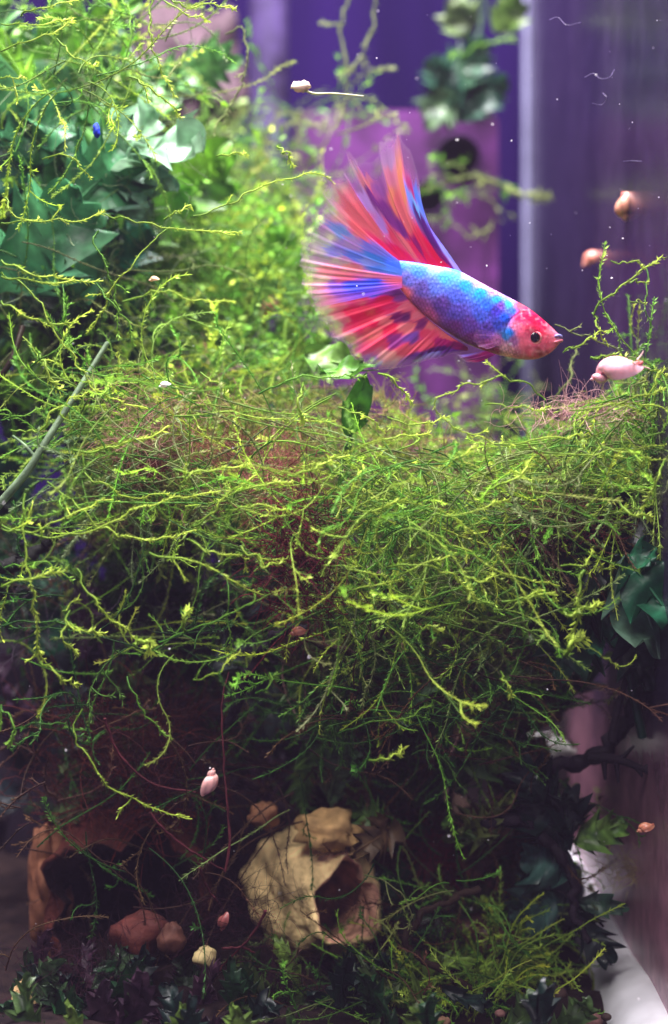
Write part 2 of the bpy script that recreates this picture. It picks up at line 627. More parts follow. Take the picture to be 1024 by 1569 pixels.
# eye socket
er = np.hypot(PP[:, 0] - 817, PP[:, 1] - 519)
dd = dd * (1 - 0.12 * np.exp(-(er / 11) ** 2))
scale = FISHD / FP
world_v = np.column_stack([(PP[:, 0] - 512) * scale, FISHD + dd * scale, CAMZ - (PP[:, 1] - 784.5) * scale])
BC = [
    (600, 410, (96, 140, 240)), (598, 428, (240, 120, 140)), (612, 405, (70, 130, 245)), (640, 415, (76, 128, 235)), (625, 432, (112, 112, 205)), (616, 448, (248, 122, 132)),
    (640, 470, (150, 80, 140)), (655, 486, (170, 84, 130)), (648, 445, (98, 82, 165)), (670, 412, (128, 168, 180)), (680, 425, (78, 150, 250)), (665, 440, (100, 120, 220)), (676, 470, (92, 62, 142)),
    (700, 420, (86, 158, 252)), (712, 440, (60, 135, 250)), (700, 455, (88, 104, 215)), (700, 480, (92, 78, 176)), (695, 505, (112, 56, 126)), (720, 500, (104, 70, 160)), (722, 522, (118, 54, 122)), (745, 535, (160, 56, 112)),
    (715, 419, (200, 170, 215)), (738, 434, (225, 165, 215)), (760, 446, (205, 150, 215)), (785, 459, (185, 140, 215)), (735, 450, (52, 140, 252)), (745, 470, (66, 110, 235)), (735, 485, (84, 100, 215)), (745, 508, (100, 76, 178)),
    (760, 462, (62, 148, 250)), (758, 478, (70, 60, 180)), (765, 470, (110, 70, 170)), (772, 490, (48, 90, 215)), (762, 500, (66, 78, 190)), (778, 468, (72, 158, 250)), (784, 480, (70, 110, 215)), (778, 512, (56, 128, 225)), (772, 518, (74, 140, 220)),
    (765, 525, (200, 130, 170)), (772, 534, (238, 176, 196)), (780, 541, (230, 160, 178)), (790, 545, (205, 120, 150)), (758, 540, (165, 60, 110)), (785, 525, (170, 110, 165)), (787, 503, (235, 130, 165)),
    (795, 470, (240, 92, 110)), (800, 482, (250, 50, 88)), (792, 488, (248, 62, 100)), (815, 490, (245, 44, 80)), (812, 480, (248, 66, 96)), (832, 499, (242, 52, 84)), (826, 505, (238, 70, 100)), (845, 508, (245, 120, 140)), (804, 503, (240, 90, 120)),
    (797, 515, (240, 110, 140)), (800, 528, (238, 118, 140)), (808, 540, (220, 100, 122)), (820, 546, (190, 82, 100)), (832, 535, (232, 110, 135)), (838, 525, (225, 100, 122)), (850, 525, (235, 125, 142)), (835, 543, (180, 78, 96)), (845, 536, (228, 118, 134)), (858, 520, (190, 150, 190)), (826, 541, (150, 60, 66)), (801, 549, (205, 110, 130))]
col = idw_color(PP, BC, 2.2, 6.0)
sp1 = noise2(PP[:, 0] / 3.2, PP[:, 1] / 2.6, 3)
sp2 = noise2(PP[:, 0] / 7.0, PP[:, 1] / 6.0, 8)
bluez = np.clip((790 - PP[:, 0]) / 30, 0, 1)
dark = np.clip((sp1 - 0.62) * 4, 0, 1) * np.clip((PP[:, 0] - 715) / 30, 0, 1) * bluez
col[:, :3] *= (1 - 0.55 * dark)[:, None]
col[:, :3] *= (0.82 + 0.36 * sp2)[:, None]
wht = np.clip((noise2(PP[:, 0] / 4.5, PP[:, 1] / 4.5, 21) - 0.6) * 3, 0, 1) * np.clip((PP[:, 0] - 785) / 15, 0, 1)
col[:, :3] = col[:, :3] * (1 - 0.35 * wht[:, None]) + lin((255, 190, 200)) * 0.35 * wht[:, None]
# rows of overlapping scales
sl = np.repeat(su * 268.0, nv)
tl = np.tile(np.abs(((th + np.pi) % (2 * np.pi)) - np.pi), nu) * 32.0 * np.repeat(np.clip(np.linalg.norm(ax, axis=1) / 48.0, 0.35, 1.2), nv)
row = np.floor(tl / 4.6)
cxs = (sl + (row % 2) * 2.9) % 5.8 - 2.9
cys = tl - (row + 0.5) * 4.6
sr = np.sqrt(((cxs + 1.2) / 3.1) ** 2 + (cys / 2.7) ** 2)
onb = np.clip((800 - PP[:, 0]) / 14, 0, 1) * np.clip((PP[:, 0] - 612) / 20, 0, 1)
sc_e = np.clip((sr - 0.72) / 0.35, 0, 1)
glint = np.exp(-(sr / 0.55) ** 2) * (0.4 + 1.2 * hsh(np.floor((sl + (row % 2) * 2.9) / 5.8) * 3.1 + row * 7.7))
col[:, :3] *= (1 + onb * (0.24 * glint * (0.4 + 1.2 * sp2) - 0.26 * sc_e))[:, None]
gl_e = np.exp(-((gr - 1.0) / 0.05) ** 2) * (gx < 5)
col[:, :3] *= (1 - 0.18 * gl_e)[:, None]
g_ = col[:, :3].mean(1, keepdims=True)
col[:, :3] = np.clip(g_ + (col[:, :3] - g_) * 1.12, 0.004, 1)
col[:, 3] = 1
mb = MB(); mb.add(world_v, grid_faces(nu, nv, True), col)
for e in (0, nu - 1):
    ring = world_v[e * nv:(e + 1) * nv]
    q = np.arange(nv)
    mb.add(np.vstack([ring, ring.mean(0)]), np.stack([q, (q + 1) % nv, np.full(nv, nv)], -1), col[e * nv])
mb.build('body', M_BODY, fish)


def fin(name, base, tips, ctrl, bend, nu=420, nv=56, dback=0.0, pleat=0.7, wave=8.0, seed=1.0, au=0.045, av=0.16, rays=34, atip=0.34):
    u = np.linspace(0, 1, nu)
    v = np.linspace(0, 1, nv)
    b = interp_poly(base, u)
    t = interp_poly(tips, u)
    t = t + ((noise1(u * 16, seed)[:, None] - 0.5) * 0.07 + (noise1(u * 60, seed)[:, None] - 0.5) * 0.04) * (t - b)
    bu = np.array([k[0] for k in bend])
    bo = np.stack([np.interp(u, bu, [k[1] for k in bend]), np.interp(u, bu, [k[2] for k in bend])], -1)
    m = (b + t) / 2 + bo
    vv = v[None, :, None]
    P = b[:, None] * (1 - vv) ** 2 + 2 * m[:, None] * vv * (1 - vv) + t[:, None] * vv ** 2
    d = dback + (5.0 * pleat * (noise1(u * rays * 0.45, seed)[:, None] - 0.5) + 2.4 * pleat * (noise1(u * rays * 1.3, seed + 4)[:, None] - 0.5)) * np.clip(v * 1.4, 0, 1)[None, :]
    d = d + wave * np.sin(u[:, None] * 5.1 + seed + v[None] * 1.8) * v[None] ** 1.4
    # colours: control points blended along the rays
    Pf = P.reshape(-1, 2)
    U = np.repeat(u, nv)
    Vv = np.tile(v, nu)
    cu_, cv_ = [], []
    for c in ctrl:
        k = np.argmin((Pf[:, 0] - c[0]) ** 2 + (Pf[:, 1] - c[1]) ** 2)
        cu_.append(U[k]); cv_.append(Vv[k])
    cu_, cv_ = np.array(cu_), np.array(cv_)
    K = np.array([np.append(lin(c[2]), c[3]) for c in ctrl])
    Uj = U + 0.016 * (noise2(U * 22, Vv * 3.0, seed) - 0.5) + 0.010 * (noise2(U * 80, Vv * 1.5, seed + 7) - 0.5)
    Vj = Vv + 0.10 * (noise2(U * 60, Vv * 2.0, seed + 9) - 0.5)
    D = ((Uj[:, None] - cu_) / au) ** 2 + ((Vj[:, None] - cv_) / av) ** 2
    w = 1 / (D + 0.10) ** 2.8
    C = (w @ K) / w.sum(1)[:, None]
    st = 0.6 * noise2(U * rays * 0.9, Vv * 3.0 + 5, seed + 2) + 0.4 * noise2(U * rays * 3.3, Vv * 1.6 + 5, seed + 6)
    C[:, :3] = np.clip(C[:, :3] ** 0.95 * (1.10 + 0.36 * st)[:, None], 0, 1)
    gm = C[:, :3].mean(1, keepdims=True)
    C[:, :3] = np.clip(gm + (C[:, :3] - gm) * 1.22, 0.003, 1)
    ray = 0.5 + 0.5 * np.cos(U * rays * 2 * np.pi * 2)
    C[:, 3] = C[:, 3] ** 0.7 * (0.96 + 0.05 * ray)
    if nu > 100:
        C[:, 3] = np.maximum(C[:, 3], 0.74 * (1 - Vv ** 5))
    C[:, 3] *= 1 - (1 - atip) * np.clip((Vv - 0.80) / 0.20, 0, 1) ** 1.3
    pal_ = 0.55 * np.clip((Vv - 0.72) / 0.28, 0, 1) ** 1.2 * (0.6 + 0.8 * noise2(U * 14, Vv * 2, seed + 11))
    C[:, :3] = C[:, :3] * (1 - pal_[:, None]) + lin((214, 168, 206)) * pal_[:, None]
    rim = np.clip((Vv - 0.965) / 0.03, 0, 1)
    C[:, :3] = C[:, :3] * (1 - 0.6 * rim[:, None]) + lin((226, 196, 224)) * 0.6 * rim[:, None]
    C[:, 3] = np.clip(C[:, 3] * (1 + 0.2 * rim), 0.03, 1)
    C[:, 3] *= 1 - 0.2 * np.clip((Vv - 0.86) / 0.14, 0, 1) * np.clip((noise1(U * rays * 1.6, seed + 8) - 0.35) * 3, 0, 1)
    wv = np.column_stack([(Pf[:, 0] - 512) * scale, FISHD + d.reshape(-1) * scale, CAMZ - (Pf[:, 1] - 784.5) * scale])
    mb = MB(); mb.add(wv, grid_faces(nu, nv), C)
    return mb.build(name, M_FIN, fish)


CORAL, CRIM, VIOL, LAV, BLUE, PALE, DPUR, ORG = (252, 110, 118), (226, 44, 86), (110, 48, 120), (200, 160, 205), (92, 124, 246), (226, 190, 216), (66, 22, 92), (255, 132, 108)
fin('dorsal_fin', [(606, 399), (640, 402), (672, 408), (708, 417)],
    [(496, 302), (492, 292), (503, 282), (512, 272), (519, 262), (523, 258), (527, 268), (536, 262), (531, 234), (542, 243), (552, 256), (563, 250), (574, 246), (580, 232), (578, 212), (590, 207), (603, 206), (606, 218), (612, 204), (620, 222), (630, 232), (636, 248), (641, 268), (644, 290), (640, 305), (638, 318)],
    [(690, 412, CRIM, .95), (660, 400, CRIM, .95), (640, 385, (235, 70, 100), .95), (600, 360, (240, 84, 104), .95), (570, 345, CORAL, .95), (545, 320, CORAL, .95), (530, 295, CORAL, .9), (515, 285, (250, 150, 150), .75), (500, 290, PALE, .5),
     (620, 395, CRIM, .9), (590, 383, (214, 50, 90), .9), (560, 368, (200, 60, 100), .85),
     (560, 308, (190, 150, 220), .8), (590, 350, (186, 140, 220), .8), (620, 372, CORAL, .9), (528, 262, LAV, .4), (540, 275, LAV, .45), (545, 290, (150, 96, 160), .55),
     (570, 300, VIOL, .75), (590, 325, VIOL, .85), (615, 350, VIOL, .9), (640, 375, (140, 40, 100), .92), (535, 242, (232, 160, 180), .5), (550, 265, (250, 130, 130), .7), (562, 280, (252, 120, 124), .75), (545, 255, LAV, .4),
     (568, 262, (150, 90, 160), .35), (575, 285, (140, 80, 150), .5), (582, 230, LAV, .5), (590, 215, LAV, .55), (596, 245, LAV, .5), (596, 275, (220, 130, 150), .7), (600, 300, ORG, .9), (608, 235, ORG, .75), (612, 265, ORG, .95), (617, 290, ORG, .95), (610, 315, CORAL, .92),
     (625, 345, CORAL, .95), (645, 370, (244, 74, 96), .95), (670, 395, CRIM, .95), (622, 230, (140, 70, 130), .4), (628, 255, (150, 80, 140), .35), (626, 300, (120, 140, 250), .85), (632, 290, (170, 60, 110), .8), (636, 310, (120, 170, 252), .8), (640, 300, BLUE, .7),
     (640, 325, DPUR, .95), (650, 345, DPUR, .95), (665, 370, DPUR, .95), (680, 395, (100, 30, 96), .95), (665, 350, (120, 110, 210), .85), (690, 388, (140, 140, 225), .85), (704, 412, (170, 150, 220), .9)],
    [(0, 0, 4), (.35, -6, 14), (.6, -30, 16), (.8, -34, 12), (.93, -16, 8), (1, 4, 2)], dback=2, seed=1.3, rays=24, wave=9, au=0.055, av=0.11)
fin('tail_fin', [(612, 401), (616, 418), (616, 442)],
    [(505, 300), (494, 312), (488, 322), (480, 333), (482, 341), (474, 350), (470, 354), (463, 362), (458, 368), (460, 381), (458, 396), (463, 405), (461, 414), (468, 424), (467, 436), (474, 444), (472, 452), (480, 462), (482, 474)],
    [(595, 402, BLUE, .97), (595, 415, (100, 136, 250), .97), (600, 430, (235, 116, 140), .95), (570, 385, (120, 120, 220), .85), (540, 375, (170, 130, 200), .7), (545, 350, CORAL, .85), (520, 330, (240, 140, 150), .7), (505, 320, LAV, .5),
     (575, 395, (84, 130, 250), .95), (540, 393, (100, 120, 240), .9), (505, 385, (130, 110, 215), .7), (480, 372, LAV, .45), (500, 360, LAV, .5), (520, 356, (110, 130, 245), .75), (490, 345, LAV, .45),
     (560, 402, (130, 140, 240), .9), (520, 398, (190, 120, 180), .65), (480, 393, (190, 130, 190), .45), (575, 412, (90, 126, 248), .95), (540, 412, (240, 120, 140), .85), (500, 418, (236, 120, 140), .8), (475, 412, (190, 130, 180), .45),
     (570, 422, (240, 120, 150), .9), (530, 425, (240, 110, 130), .88), (490, 432, (230, 150, 170), .65), (575, 432, (80, 96, 235), .95), (540, 437, (78, 90, 230), .95), (510, 440, (120, 90, 190), .85), (485, 445, (210, 130, 160), .6)],
    [(0, 0, 10), (.5, 0, 4), (1, 0, 2)], dback=-8, seed=4.1, rays=22, wave=6, au=0.085, av=0.13)
fin('anal_fin', [(604, 428), (612, 442), (632, 464), (658, 490), (688, 514), (716, 531)],
    [(474, 432), (473, 446), (480, 456), (478, 468), (486, 478), (489, 488), (497, 496), (502, 506), (510, 514), (519, 519), (528, 532), (538, 545), (549, 552), (556, 558), (568, 560), (578, 565), (592, 566), (604, 563), (622, 560), (640, 555), (662, 550), (690, 542), (718, 537)],
    [(590, 440, (90, 110, 240), .95), (560, 436, (84, 100, 238), .95), (530, 440, (100, 90, 220), .92), (570, 447, (92, 116, 245), .95), (520, 450, (140, 90, 190), .85), (495, 448, (225, 120, 140), .7), (480, 452, PALE, .45),
     (600, 445, (150, 80, 170), .95), (610, 455, (120, 60, 130), .95), (590, 460, CRIM, .95), (550, 458, (250, 84, 112), .95), (515, 465, (248, 104, 124), .92), (490, 475, (236, 150, 160), .65),
     (620, 470, (246, 110, 130), .95), (600, 472, (240, 70, 104), .95), (570, 478, (200, 34, 78), .97), (545, 482, (214, 40, 84), .97), (520, 485, (248, 100, 118), .92), (500, 492, (226, 160, 176), .6),
     (640, 482, (246, 112, 130), .95), (625, 485, (84, 26, 84), .97), (610, 486, (110, 34, 90), .97), (595, 492, CORAL, .95), (565, 495, (206, 34, 78), .97), (535, 505, (226, 52, 92), .95), (515, 508, (244, 140, 150), .7),
     (660, 500, (252, 118, 124), .95), (645, 498, (110, 40, 96), .97), (625, 502, (252, 120, 126), .95), (600, 502, (212, 40, 82), .97), (575, 508, CORAL, .95), (545, 520, (240, 100, 116), .9), (528, 528, (214, 160, 182), .6),
     (685, 515, (252, 112, 118), .95), (655, 512, (240, 84, 106), .95), (630, 518, (110, 70, 150), .95), (605, 522, (140, 60, 130), .95), (580, 525, (246, 84, 106), .95), (555, 538, (222, 56, 92), .92), (545, 548, (220, 140, 160), .6),
     (680, 522, (170, 50, 110), .95), (650, 528, (246, 92, 108), .95), (620, 536, (246, 96, 112), .95), (590, 548, (250, 150, 146), .88), (570, 555, (130, 110, 210), .75), (600, 560, (250, 180, 170), .6),
     (700, 528, (112, 24, 84), .97), (670, 535, (72, 20, 92), .97), (640, 546, (80, 30, 110), .95), (620, 555, (96, 50, 130), .9), (660, 542, (150, 140, 240), .9), (690, 538, (110, 60, 160), .92), (712, 534, (140, 40, 100), .92)],
    [(0, 0, 2), (.4, 4, -4), (.7, 6, -6), (1, 2, 0)], dback=1, seed=7.7, rays=40, wave=7, au=0.045, av=0.10)
fin('ventral_fin', [(742, 538), (760, 544)], [(700, 545), (704, 549), (712, 552), (722, 553)],
    [(745, 541, (150, 40, 100), .9), (720, 547, (120, 40, 110), .7), (705, 548, (130, 110, 210), .6)], [(0, 0, 2), (1, 0, 4)], nu=40, nv=20, dback=-9, seed=2.2, rays=6, wave=2)
fin('ventral_fin', [(744, 538), (758, 543)], [(708, 549), (716, 554), (728, 555)],
    [(745, 541, (150, 40, 100), .9), (720, 547, (120, 40, 110), .7)], [(0, 0, 2), (1, 0, 4)], nu=40, nv=20, dback=9, seed=5.2, rays=6, wave=2)
fin('pectoral_fin', [(766, 515), (764, 530)], [(728, 508), (722, 516), (724, 526), (732, 534), (742, 538)],
    [(760, 520, (190, 120, 190), .16), (740, 520, (170, 110, 180), .05), (728, 518, (190, 130, 190), .05)], [(0, 0, -2), (1, 0, 2)], nu=50, nv=24, dback=-26, seed=3.2, rays=8, wave=3, atip=0.6)
# eyes: pale ring, dark pupil
for s in (-1, 1):
    n1, n2 = 22, 32
    r_ = np.linspace(0.0, 1.0, n1)
    a_ = np.linspace(0, 2 * np.pi, n2, endpoint=False)
    R_, A_ = np.meshgrid(r_, a_, indexing='ij')
    ex = 817.5 + 11.0 * R_ * np.cos(A_)
    ey = 519 + 11.5 * R_ * np.sin(A_)
    dz = 15.4 + 6.2 * np.sqrt(np.clip(1 - (R_ * 0.98) ** 2, 0, 1))
    cc = np.where((R_ < 0.62)[..., None], lin((20, 4, 16)), np.where((R_ < 0.72)[..., None], lin((150, 36, 60)), lin((244, 150, 160))))
    cc = cc * (0.85 + 0.3 * noise2(A_ * 6, R_ * 3, 4))[..., None]
    v = np.column_stack([(ex.ravel() - 512) * scale, FISHD + s * dz.ravel() * scale, CAMZ - (ey.ravel() - 784.5) * scale])
    mb = MB(); mb.add(v, grid_faces(n1, n2, True), cc.reshape(-1, 3)); ey_o = mb.build('eye', M_EYE, fish)
    R_ = R_ * 0.62
    dz = 15.9 + 6.2 * np.sqrt(np.clip(1 - (R_ * 0.98) ** 2, 0, 1))
    v = np.column_stack([(817.5 + 11.0 * (R_ * np.cos(A_)).ravel() - 512) * scale, FISHD + s * dz.ravel() * scale, CAMZ - (519 + 11.5 * (R_ * np.sin(A_)).ravel() - 784.5) * scale])
    mb = MB(); mb.add(v, grid_faces(n1, n2, True), lin((16, 4, 14))); mb.build('pupil', M_EYE, ey_o)
# lips
for (pts, c_, nm) in (([(849, 516, -9), (856, 514.5, -6), (860.5, 516.5, 0), (856, 514.5, 6), (849, 516, 9)], (150, 150, 214), 'upper_lip'),
                      ([(848, 525, -9), (856, 523, -6), (861.0, 521.5, 0), (856, 523, 6), (848, 525, 9)], (236, 130, 150), 'lower_lip')):
    q = smooth_path([((x - 512) * scale, FISHD + d_ * scale, CAMZ - (y - 784.5) * scale) for x, y, d_ in pts], 16)
    mb = MB(); tube(mb, q, 2.5 * scale * (0.5 + 0.5 * np.sin(np.linspace(0.3, np.pi - 0.3, 16))), lin(c_), 8); mb.build(nm, M_BODY, fish)


# ------------------------------------------------------------------ moss
def moss_strand(mb, p, r=0.00022, leaf=0.0008, step=0.00042, c0=(70, 110, 20), c1=(190, 220, 60), lw=0.42, side=4, ang=0.75):
    """stem tube with small overlapping leaflets along both flanks; colour runs from old base to fresh tip"""
    p = np.asarray(p, float)
    k = len(p)
    L = np.linalg.norm(np.diff(p, axis=0), axis=1).sum()
    c0, c1 = lin(c0), lin(c1)
    q = np.linspace(0, 1, k)[:, None]
    cc = c0 * (1 - q) + c1 * q
    tube(mb, p, r * (1.15 - 0.5 * q[:, 0]), cc, side, False)
    n = max(4, int(L / step))
    t = np.sort(rng.random(n)) * 0.985 + 0.012
    seg = np.concatenate([[0], np.cumsum(np.linalg.norm(np.diff(p, axis=0), axis=1))])
    seg /= seg[-1]
    tg, nn, bb = frames(p)
    at = np.stack([np.interp(t, seg, p[:, j]) for j in range(3)], -1)
    T = np.stack([np.interp(t, seg, tg[:, j]) for j in range(3)], -1)
    Nn = np.stack([np.interp(t, seg, nn[:, j]) for j in range(3)], -1)
    Bb = np.stack([np.interp(t, seg, bb[:, j]) for j in range(3)], -1)
    phi = np.where(np.arange(n) % 2, 0.0, np.pi) + rng.normal(0, 0.75, n)
    out = np.cos(phi)[:, None] * Nn + np.sin(phi)[:, None] * Bb
    acr = np.cross(out, T)
    ll = leaf * rng.uniform(0.6, 1.2, n)[:, None] * (0.75 + 0.4 * np.clip(t, 0, 1))[:, None] * np.clip((1.04 - t) * 12, 0.4, 1)[:, None]
    an = ang * rng.uniform(0.55, 1.25, n)[:, None]
    dr = out * np.sin(an) + T * np.cos(an)
    a = at + out * r * 0.3
    mdl = a + dr * ll * 0.45 + acr * ll * lw * 0.5
    mdr = a + dr * ll * 0.45 - acr * ll * lw * 0.5
    tip = a + dr * ll + out * ll * 0.06
    v = np.stack([a, mdl, tip, mdr], 1).reshape(-1, 3)
    f = np.arange(n * 4).reshape(n, 4)
    lc = c0 * (1 - t[:, None]) + c1 * t[:, None]
    lc = lc * rng.uniform(0.72, 1.25, n)[:, None]
    mb.add(v, f, np.repeat(lc, 4, axis=0))


def wander(start, direc, L, n, curl=0.5, droop=0.0):
    """gently curling path"""
    d = np.asarray(direc, float)
    d /= np.linalg.norm(d)
    p = np.array(start, float)
    out = [p.copy()]
    w = rng.normal(0, 1, 3)
    st = L / (n - 1)
    ax_ = rng.normal(0, 1, 3) * np.array([0.5, 1.2, 0.5])
    ax_ /= np.linalg.norm(ax_)
    bend_ = rng.normal(0, 1.5) / (n - 1)
    turn_ = rng.uniform(0.25, 1.2)
    for i in range(n - 1):
        w = 0.75 * w + 0.5 * rng.normal(0, 1, 3)
        d = d + w * curl * 0.22 + np.array([0, 0, -droop * 0.2]) + np.cross(ax_, d) * (bend_ if i < turn_ * n else -1.5 * bend_)
        d /= np.linalg.norm(d)
        p = p + d * st
        out.append(p.copy())
    return np.array(out)


def with_branches(mb, p, nb, blen, **kw):
    moss_strand(mb, p, **kw)
    kb = dict(kw)
    c0, c1 = np.array(kw['c0'], float), np.array(kw['c1'], float)
    for _ in range(nb):
        i = rng.integers(1, max(2, len(p) - 1))
        t = p[min(i + 1, len(p) - 1)] - p[i - 1]
        t /= np.linalg.norm(t) + 1e-12
        o = rng.normal(0, 1, 3)
        o -= t * o.dot(t)
        o[1] *= 0.5
        o /= np.linalg.norm(o)
        a = rng.uniform(0.5, 1.1)
        kb['c0'] = tuple(c0 * 0.6 + c1 * 0.4)
        kb['c1'] = tuple(np.minimum(c1 * 1.06, 255))
        kb['r'] = kw.get('r', 0.00022) * 0.9
        moss_strand(mb, wander(p[i], t * math.cos(a) + o * math.sin(a), blen * rng.uniform(0.4, 1.5), 7, 0.4), **kb)


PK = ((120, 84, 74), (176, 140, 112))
YG, G, DG, OL, BR = ((100, 140, 40), (204, 226, 88)), ((62, 116, 34), (142, 192, 68)), ((28, 66, 26), (74, 126, 44)), ((98, 112, 60), (154, 168, 100)), ((62, 38, 30), (112, 80, 54))


def clump(label, base, traced, zones, density=1.0):
    """one moss clump: traced strands and foremost random strands as parts, the rest of the tangle as one part"""
    t = thing('java_moss', base, label, 'moss')
    for (pts, d, pal, wd) in traced:
        n = max(10, int(len(pts) * 5))
        pts = np.asarray(pts, float)
        dd_ = np.interp(np.linspace(0, 1, len(pts)), [0, .5, 1], d if isinstance(d, tuple) else (d, d - 0.004, d + 0.002))
        w3 = np.array([W(x, y, z) for (x, y), z in zip(pts, dd_)])
        p = smooth_path(w3, n)
        p += (np.column_stack([noise1(np.arange(n) * 0.6, s + pts[0, 0]) for s in (1, 2, 3)]) - 0.5) * 0.0012
        mb = MB()
        L = np.linalg.norm(np.diff(p, axis=0), axis=1).sum()
        with_branches(mb, p, int(L / 0.011 * rng.uniform(0.2, 1.0)), 0.0050, r=0.00019 * wd, leaf=0.00102 * wd, c0=pal[0], c1=pal[1], step=0.00028, lw=0.28)
        tag(mb.build('strand', M_MOSS, t), kind=None)
    mass = MB()
    for (x0, x1, y0, y1, d0, d1, count, pal, Lr, fl, parts) in zones:
        for k in range(int(count * density)):
            px, py = rng.uniform(x0, x1), rng.uniform(y0, y1)
            d = rng.uniform(d0, d1)
            for tr in range(6):                       # strands gather in tufts
                if noise2(px / 85.0, py / 60.0, 31) + 0.25 * noise2(px / 30.0, py / 26.0, 5) > 0.60:
                    break
                px, py = rng.uniform(x0, x1), rng.uniform(y0, y1)
            a = rng.uniform(0, 2 * np.pi)
            dr = np.array([math.cos(a) * 1.3, rng.normal(0, 0.45), math.sin(a) * fl])
            L = rng.uniform(*Lr)
            pl = pal[rng.integers(len(pal))]
            j = rng.uniform(0.75, 1.15)
            c0 = np.clip(np.array(pl[0]) * j, 0, 255)
            c1 = np.clip(np.array(pl[1]) * j * np.append(rng.uniform(0.88, 1.04), [1.0, rng.uniform(.8, 1.2)]), 0, 255)
            L *= 1.0 if d > 0.36 else 1.3
            p = smooth_path(wander(W(px, py, d), dr, L, 10, 0.62, 0.22), 18)
            for tr in range(3):
                xs, ys = 512 + p[:, 0] / p[:, 1] * FP, 784.5 - (p[:, 2] - CAMZ) / p[:, 1] * FP
                lim = np.interp(xs, [455, 560, 640, 680, 800, 850, 930, 1000], [575, 585, 600, 655, 668, 628, 612, 590]) + 14 * noise1(xs / 23.0, 3)
                if ((xs > 455) & (xs < 1000) & (ys < lim) & (ys > 200) & (p[:, 1] < 0.405)).any() and y0 > 500 and not (x0 > 920 and xs.min() > 905):
                    p[:, 2] = p[0, 2] - np.abs(p[:, 2] - p[0, 2]) * 0.7 - 0.002 * tr
            p[:, 0] = np.minimum(p[:, 0], (158 + 73.3 * (p[:, 1] - 0.3)) / FP - 0.0015)
            p[:, 1] = np.maximum(p[:, 1], 0.262)
            p[:, 2] = np.maximum(p[:, 2], 0.004)
            far = d > 0.36
            kw = dict(r=0.00015, leaf=0.00112 if not far else 0.0022, step=0.00030 if not far else 0.0013, c0=c0, c1=c1, lw=0.26 if not far else 0.62, side=4 if not far else 3)
            if k < parts:
                m1 = MB()
                with_branches(m1, p, rng.integers(0, 3), 0.0065, **kw)
                m1.build('strand', M_MOSS, t)
            else:
                with_branches(mass, p, rng.integers(0, 2), 0.007, **kw)
    if mass.n:
        tag(mass.build('tangle', M_MOSS, t), kind='stuff')
    return t


T = lambda *a: list(a)
f0 = 0.312
clump('bright moss strands hanging in the upper left corner', W(60, 300, 0.32), [
    ([(0, 80), (40, 60), (80, 48), (112, 28)], f0, YG, 1), ([(0, 38), (60, 34), (110, 26)], f0 + .004, YG, .9), ([(0, 120), (20, 116), (36, 118)], f0, YG, .9),
    ([(200, 120), (240, 145), (278, 178)], f0 + .01, YG, 1.3), ([(255, -6), (282, 10), (330, 8), (364, 12)], f0, YG, 1.1), ([(250, 2), (285, 22), (322, 30)], f0 + .01, YG, 1),
    ([(345, 50), (370, 42), (378, 70), (372, 125), (350, 165), (345, 195)], .352, OL, 1.1), ([(232, -8), (230, 60), (240, 90), (265, 150)], .33, YG, 1.2),
    ([(65, 245), (110, 242), (140, 275)], f0, YG, .9), ([(5, 300), (25, 335), (60, 336)], f0, YG, 1), ([(30, 20), (70, 10), (130, -5)], f0, YG, 1),
    ([(150, 160), (185, 100), (200, 40), (190, -5)], .335, G, 1), ([(90, 60), (120, 90), (150, 100)], .32, YG, .9), ([(160, 120), (200, 105), (250, 120), (275, 95)], .34, OL, 1)],
    [(-20, 150, -10, 240, .31, .36, 44, [YG, G, G], (.012, .035), .8, 34), (100, 260, -10, 160, .33, .40, 40, [G, OL, YG], (.012, .035), .9, 0), (-20, 120, 180, 420, .325, .40, 22, [G, DG, YG], (.012, .03), .8, 16)])
clump('soft blurred bright green moss bank left of the fish tail', W(330, 560, 0.42), [
    ([(380, 440), (430, 445), (470, 452)], .36, G, 1), ([(190, 460), (250, 445), (300, 460), (360, 464)], .335, YG, 1), ([(330, 240), (355, 234), (382, 236)], .33, YG, 1),
    ([(400, 205), (440, 190), (500, 190)], .44, OL, 1.4), ([(395, 230), (420, 185), (450, 175), (490, 195)], .43, OL, 1.3)],
    [(200, 470, 330, 600, .38, .46, 800, [YG, G, G], (.012, .034), .8, 0), (210, 440, 210, 370, .40, .47, 230, [G, YG, OL], (.012, .03), .8, 0), (380, 500, 160, 330, .43, .48, 70, [OL, G], (.02, .04), .7, 0), (360, 480, 480, 590, .35, .38, 60, [YG, G], (.012, .03), .6, 12)])
